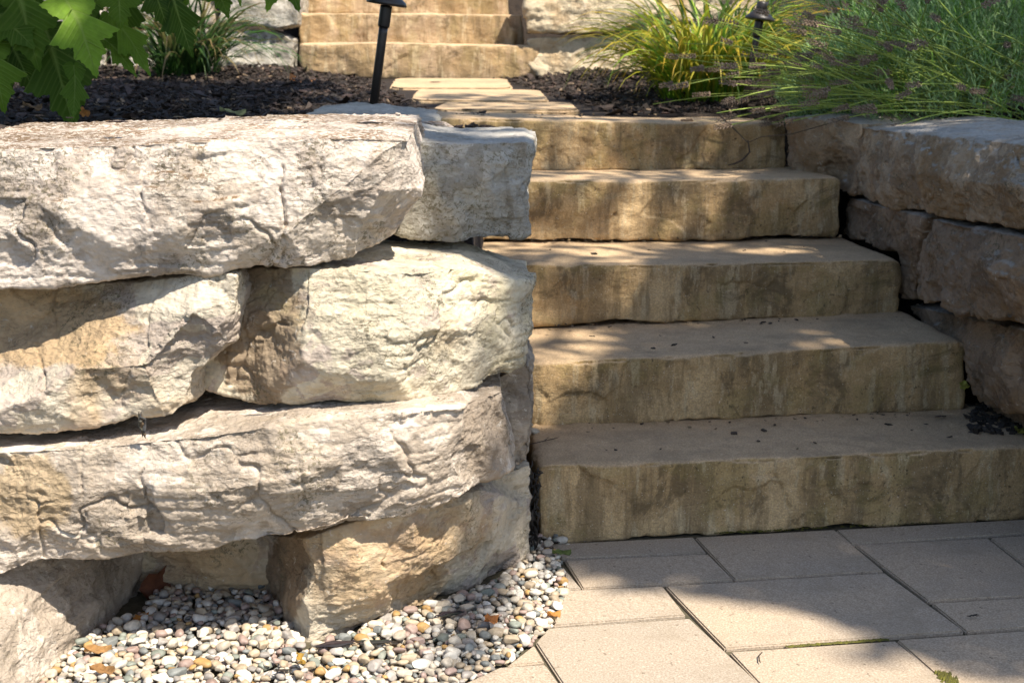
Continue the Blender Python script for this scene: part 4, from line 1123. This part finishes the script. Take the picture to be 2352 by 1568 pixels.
# one wiry stem hanging over the face of the top step
hang = MB()
pts = [U(a, b, y) for a, b, y in ((1960, 268, 4.02), (1900, 285, 4.10), (1820, 308, 4.15), (1750, 314, 4.20), (1718, 328, 4.24), (1690, 300, 4.26), (1660, 272, 4.27), (1652, 255, 4.29))]
hang.tube([p - LV for p in pts], [.0016, .0016, .0016, .0018, .002, .0022, .002, .0014], 5, True, (.10, .075, .05))
pts = [U(a, b, y) for a, b, y in ((1718, 322, 4.24), (1722, 350, 4.24), (1705, 368, 4.25), (1688, 376, 4.26), (1672, 380, 4.27))]
hang.tube([p - LV for p in pts], [.002, .003, .0035, .003, .0015], 5, True, (.07, .05, .04))
o = hang.build('flower_stem', M_stem, lav); o['label'] = 'wiry brown stem hanging over the top step face'

# ---- oakleaf hydrangea
k = NT('hydrangea leaf')
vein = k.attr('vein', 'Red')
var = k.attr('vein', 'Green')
c = k.mix(var, (.012, .042, .005), (.20, .35, .03))  # per-leaf tone paints shade as dark green, sun as lime
c = k.mix(k.ramp(k.noise(k.co(), 60, 4, .6), .35, .7, 0, .25), c, (.02, .05, .008))
c = k.mix(k.math('MULTIPLY', vein, .55), c, (.30, .40, .10))
b = k.bump(vein, .6, .004)
b = k.bump(k.noise(k.co(), 90, 3, .6), .3, .004, b)
k.fin(c, .6, b, .18)
tr = k.n('ShaderNodeBsdfTranslucent', {'Color': k.mix(.25, c, (.35, .5, .03))})
mx = k.n('ShaderNodeMixShader', {0: .42, 1: k.b.outputs[0], 2: tr.outputs[0]})
k.t.links.new(mx.outputs[0], k.out.inputs['Surface'])
M_hyd = k.m
LW = [(0, .06), (.04, .30), (.10, .46), (.16, .52), (.24, .36), (.32, .40), (.42, .62), (.50, .60), (.58, .34), (.66, .30), (.74, .36), (.82, .28), (.90, .13), (1, .0)]
def leaf_w(t):
    for (a, b), (c_, d_) in zip(LW, LW[1:]):
        if a <= t <= c_: return b + (d_ - b) * (t - a) / (c_ - a)
    return 0
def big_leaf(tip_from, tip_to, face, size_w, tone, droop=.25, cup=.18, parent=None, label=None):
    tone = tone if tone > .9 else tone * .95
    size_w *= .80; droop *= 2.0; cup *= 2.0
    """lobed leaf from stalk end to tip; face = direction its upper side looks."""
    A = Vector(tip_from); B = Vector(tip_to); ax = B - A; L = ax.length; ax.normalize()
    f = Vector(face); f = (f - ax * f.dot(ax)).normalized(); sd = ax.cross(f)
    OUT = [(0, 0), (.06, -.07), (.20, -.07), (.36, -.01), (.53, .06), (.43, .15), (.42, .22), (.33, .27), (.24, .33), (.32, .38), (.45, .47), (.66, .60), (.50, .62), (.46, .67), (.34, .655), (.245, .665), (.27, .73), (.31, .80), (.21, .815), (.155, .87), (.09, .93), (0, 1.04)]
    VEI = {4: 1, 11: 1, 17: 1}
    pts, vmark = [], []
    for i in range(len(OUT) - 1):
        for q in range(4):
            t = q / 4
            x = OUT[i][0] * (1 - t) + OUT[i + 1][0] * t; y = OUT[i][1] * (1 - t) + OUT[i + 1][1] * t
            if q == 2 and i > 1: x += .016; y += .012                                # fine teeth
            pts.append((x, y)); vmark.append(1.0 if (q == 0 and i in VEI) else (.38 if q == 0 and i > 2 else 0.0))
    pts.append(OUT[-1]); vmark.append(0)
    n, m = len(pts), 9
    vs, vn, fs = [], [], []
    ph = random.uniform(0, 6)
    for sgn in (-1, 1):
        b0 = len(vs)
        for i, (x, y) in enumerate(pts):
            ya = max(0.0, min(1.0, y - .62 * x)) if y > 0 else 0.0
            for j in range(m):
                u = j / (m - 1)
                X_ = x * u * size_w; Y_ = ya + (y - ya) * u
                z = -droop * L * Y_ * Y_ + cup * L * .5 * abs(X_) ** 1.5 + .014 * L * math.sin(9 * Y_ + 7 * X_ * sgn + ph) - .05 * L * u * u * x
                vs.append(A + ax * (Y_ * L) + sd * (sgn * X_ * L) + f * z)
                vv = max(1.0 if j == 0 else 0.0, vmark[i] * (1 - .5 * u), .0)
                vn.append((vv, tone, 0, 1))
        for i in range(n - 1):
            for j in range(m - 1):
                q = (b0 + i * m + j, b0 + i * m + j + 1, b0 + (i + 1) * m + j + 1, b0 + (i + 1) * m + j)
                fs.append(q if sgn > 0 else q[::-1])
    me = mesh_np('leaf', [tuple(v - parent.location) for v in vs], fs, [M_hyd])
    set_col(me, 'vein', vn)
    o = new_obj('leaf', me, parent)
    if label: o['label'] = label
    return o
HB = Vector((-1.48, 3.30, .85))
hyd = bpy.data.objects.new('hydrangea_shrub', None); COL.objects.link(hyd); hyd.location = HB
tag(hyd, 'oakleaf hydrangea with big lobed green leaves at the upper left', 'shrub')
LEAVES = [  # stalk px,py,Y  tip px,py,Y  facing  width  tone  label
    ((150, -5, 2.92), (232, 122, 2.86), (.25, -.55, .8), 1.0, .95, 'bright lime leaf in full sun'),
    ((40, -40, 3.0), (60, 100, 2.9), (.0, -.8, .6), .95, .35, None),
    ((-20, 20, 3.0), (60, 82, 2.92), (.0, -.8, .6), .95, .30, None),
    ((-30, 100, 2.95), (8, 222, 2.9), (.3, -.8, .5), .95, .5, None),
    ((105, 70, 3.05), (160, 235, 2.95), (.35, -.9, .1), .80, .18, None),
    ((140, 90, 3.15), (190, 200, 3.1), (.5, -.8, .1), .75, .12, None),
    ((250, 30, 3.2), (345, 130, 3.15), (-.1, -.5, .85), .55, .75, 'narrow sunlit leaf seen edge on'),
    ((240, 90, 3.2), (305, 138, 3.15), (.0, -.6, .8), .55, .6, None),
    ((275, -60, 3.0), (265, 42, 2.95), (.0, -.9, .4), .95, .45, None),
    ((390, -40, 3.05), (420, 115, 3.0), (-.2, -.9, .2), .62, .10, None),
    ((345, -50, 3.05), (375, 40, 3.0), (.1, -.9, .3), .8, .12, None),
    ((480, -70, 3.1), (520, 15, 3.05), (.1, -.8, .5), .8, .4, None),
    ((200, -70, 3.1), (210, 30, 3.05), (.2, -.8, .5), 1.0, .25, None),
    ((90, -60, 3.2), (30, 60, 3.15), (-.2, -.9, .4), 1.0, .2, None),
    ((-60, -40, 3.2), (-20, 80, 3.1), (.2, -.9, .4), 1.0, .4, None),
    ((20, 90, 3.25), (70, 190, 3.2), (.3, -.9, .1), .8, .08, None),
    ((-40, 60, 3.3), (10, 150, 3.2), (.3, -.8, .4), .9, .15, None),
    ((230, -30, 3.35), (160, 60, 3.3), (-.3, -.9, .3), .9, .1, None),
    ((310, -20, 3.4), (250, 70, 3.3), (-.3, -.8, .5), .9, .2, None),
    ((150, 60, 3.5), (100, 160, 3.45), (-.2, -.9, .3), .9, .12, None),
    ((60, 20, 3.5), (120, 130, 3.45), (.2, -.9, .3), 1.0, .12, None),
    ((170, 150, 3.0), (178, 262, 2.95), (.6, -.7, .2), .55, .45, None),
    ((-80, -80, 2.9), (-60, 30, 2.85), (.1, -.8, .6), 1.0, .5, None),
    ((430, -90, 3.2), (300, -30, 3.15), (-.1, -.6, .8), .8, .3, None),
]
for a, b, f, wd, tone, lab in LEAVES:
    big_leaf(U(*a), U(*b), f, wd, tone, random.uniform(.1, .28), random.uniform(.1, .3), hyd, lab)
for i in range(170):                                               # the rest of the shrub, above the picture
    c0 = HB + Vector((random.uniform(-.35, .95), random.uniform(-.6, .5), random.uniform(.36, 1.0)))
    a = random.uniform(0, 6.283); L = random.uniform(.13, .2)
    if c0.z < 1.25: c0.z += .22
    rr = c0 - SUN * ((c0.z - .45) / SUN.z)
    if (rr.x + 1.22) ** 2 + (rr.y - 3.27) ** 2 < .09: continue
    big_leaf(c0, c0 + Vector((math.cos(a) * L, math.sin(a) * L, -random.uniform(.02, .1))), (random.gauss(0, .3), random.gauss(0, .3), 1), random.uniform(.8, 1), random.uniform(.2, .7), parent=hyd)
for i in range(9):
    m = MB()
    top = HB + Vector((random.uniform(-.2, .7), random.uniform(-.35, .3), random.uniform(.35, .8)))
    m.tube([(0, 0, -.05), (top - HB) * .5 + Vector((0, 0, .08)), top - HB], [.011, .008, .005], 7)
    m.build('stem', M_twig, hyd)

# ------------------------------------------------------------------ shade tree behind the camera's right shoulder
M_bark = simple('tree bark', (.12, .09, .065), (.07, .05, .036), 14, .9, .02, 20)
M_tl = attr_mat('tree leaves', .6, .35, 0, 200, .3, .15, 10)
tree = bpy.data.objects.new('shade_tree', None); COL.objects.link(tree); tree.location = (4.3, -1.0, 0)
tag(tree, 'broad leafy tree shading the stair from beyond the patio', 'tree')
TB = Vector(tree.location)
REF = 0.45
def shade_want(x, y):
    """how dense the crown is above this spot of ground (sun projected to z = REF)."""
    return SHADE(x, y)
def sstep(a, b, x):
    t = min(1, max(0, (x - a) / (b - a))); return t * t * (3 - 2 * t)
_off = SUN * (REF / SUN.z)
PB = [G(*z8(a, b)) + _off for a, b in ((0, 150), (365, 262), (640, 322), (1000, 356), (1300, 410), (1500, 505), (1600, 580), (1800, 612), (2352, 730), (3000, 860))]
def yb(x):
    if x < .2: return PB[0].y + (1.2 - PB[0].y) * min(1, max(0, (.2 - x) / .14))
    if x <= PB[0].x: return PB[0].y
    for a, b in zip(PB, PB[1:]):
        if a.x <= x <= b.x: return a.y + (b.y - a.y) * (x - a.x) / (b.x - a.x)
    return PB[-1].y
def lerp_tab(t, tab):
    if t <= tab[0][0]: return tab[0][1]
    for a, b in zip(tab, tab[1:]):
        if t <= b[0]: return a[1] + (b[1] - a[1]) * (t - a[0]) / (b[0] - a[0])
    return tab[-1][1]
def SHADE(x, y):
    n1 = float(noise3(np.array([[x * 2.6, y * 2.6, 4.2]]), 77)[0]); n2 = float(noise3(np.array([[x * 6.5, y * 6.5, 1.2]]), 78)[0])
    ex = lerp_tab(y, ((1.9, .10), (2.3, .04), (2.48, -.02), (2.62, -.30), (2.9, -.42), (3.2, -.55)))
    d = sstep(-.05, .10, x - ex + .05 * n1) * sstep(-.10, .10, y - yb(x) + .05 * n2)
    if y > 3.0 and x < -.2: d = max(d, sstep(3.05, 3.25, y) * sstep(-.28, -.02, n1 + .4 * n2))          # over the mulch and the shrub
    if (x + 1.22) ** 2 + (y - 3.22) ** 2 < .006: return 0.0                                             # a gap over one leaf
    if x < -.95 and y > 3.05: return 1.0
    if y > 4.75 and x < 1.0: return .12 * d
    if x > .85 and y > 4.0: return .3 * d
    lim = .40
    if -.4 < x < 1.02 and y > 2.85: lim = -.36 + .42 * x                                                            # airy over the stair
    if x > 1.0 and y > 3.95: lim = -.05
    gap = sstep(lim, lim + .26, n1 * .95 + n2 * .22)
    return d * (1 - .88 * gap)
crown = MB()
nleaf = 0
tries = 0
while nleaf < 24000 and tries < 120000:
    tries += 1
    x = random.uniform(-2.0, 3.0); y = random.uniform(1.2, 5.6)
    if random.random() > SHADE(x, y): continue
    t = random.uniform(5.2, 7.4)
    c = Vector((x, y, REF)) + SUN * t + Vector((random.gauss(0, .02), random.gauss(0, .02), 0))
    u = Vector((random.gauss(0, 1), random.gauss(0, 1), random.gauss(0, .5))).normalized()
    v_ = u.cross(Vector((random.gauss(0, .5), random.gauss(0, .5), 1))).normalized()
    L = random.uniform(.05, .085); Wd = L * .62
    g = random.uniform(.7, 1.3)
    p = c - TB
    crown.add([p - u * L, p - u * L * .3 + v_ * Wd * .5, p + u * L * .35 + v_ * Wd * .45, p + u * L, p + u * L * .35 - v_ * Wd * .45, p - u * L * .3 - v_ * Wd * .5], [(0, 1, 2, 3, 4, 5)], (.06 * g, .12 * g, .03 * g))
    nleaf += 1
crown.build('crown', M_tl, tree, smooth=False)
tk = MB()
top = Vector((-1.0, .6, 4.4))
tk.tube([(0, 0, -.1), (-.05, .02, .4), (-.25, .1, 2.0), (-.6, .3, 3.4), top], [.22, .16, .13, .11, .08], 12)
for i in range(9):
    x = random.uniform(.3, 2.6); y = random.uniform(1.2, 4.8)
    e = Vector((x, y, REF)) + SUN * random.uniform(6.0, 7.2) - TB
    s0 = Vector((-.25, .1, 2.0)).lerp(top, random.uniform(.5, 1))
    tk.tube([s0, s0.lerp(e, .5) + Vector((0, 0, .25)), e], [.05, .03, .012], 7)
tk.build('trunk', M_bark, tree)
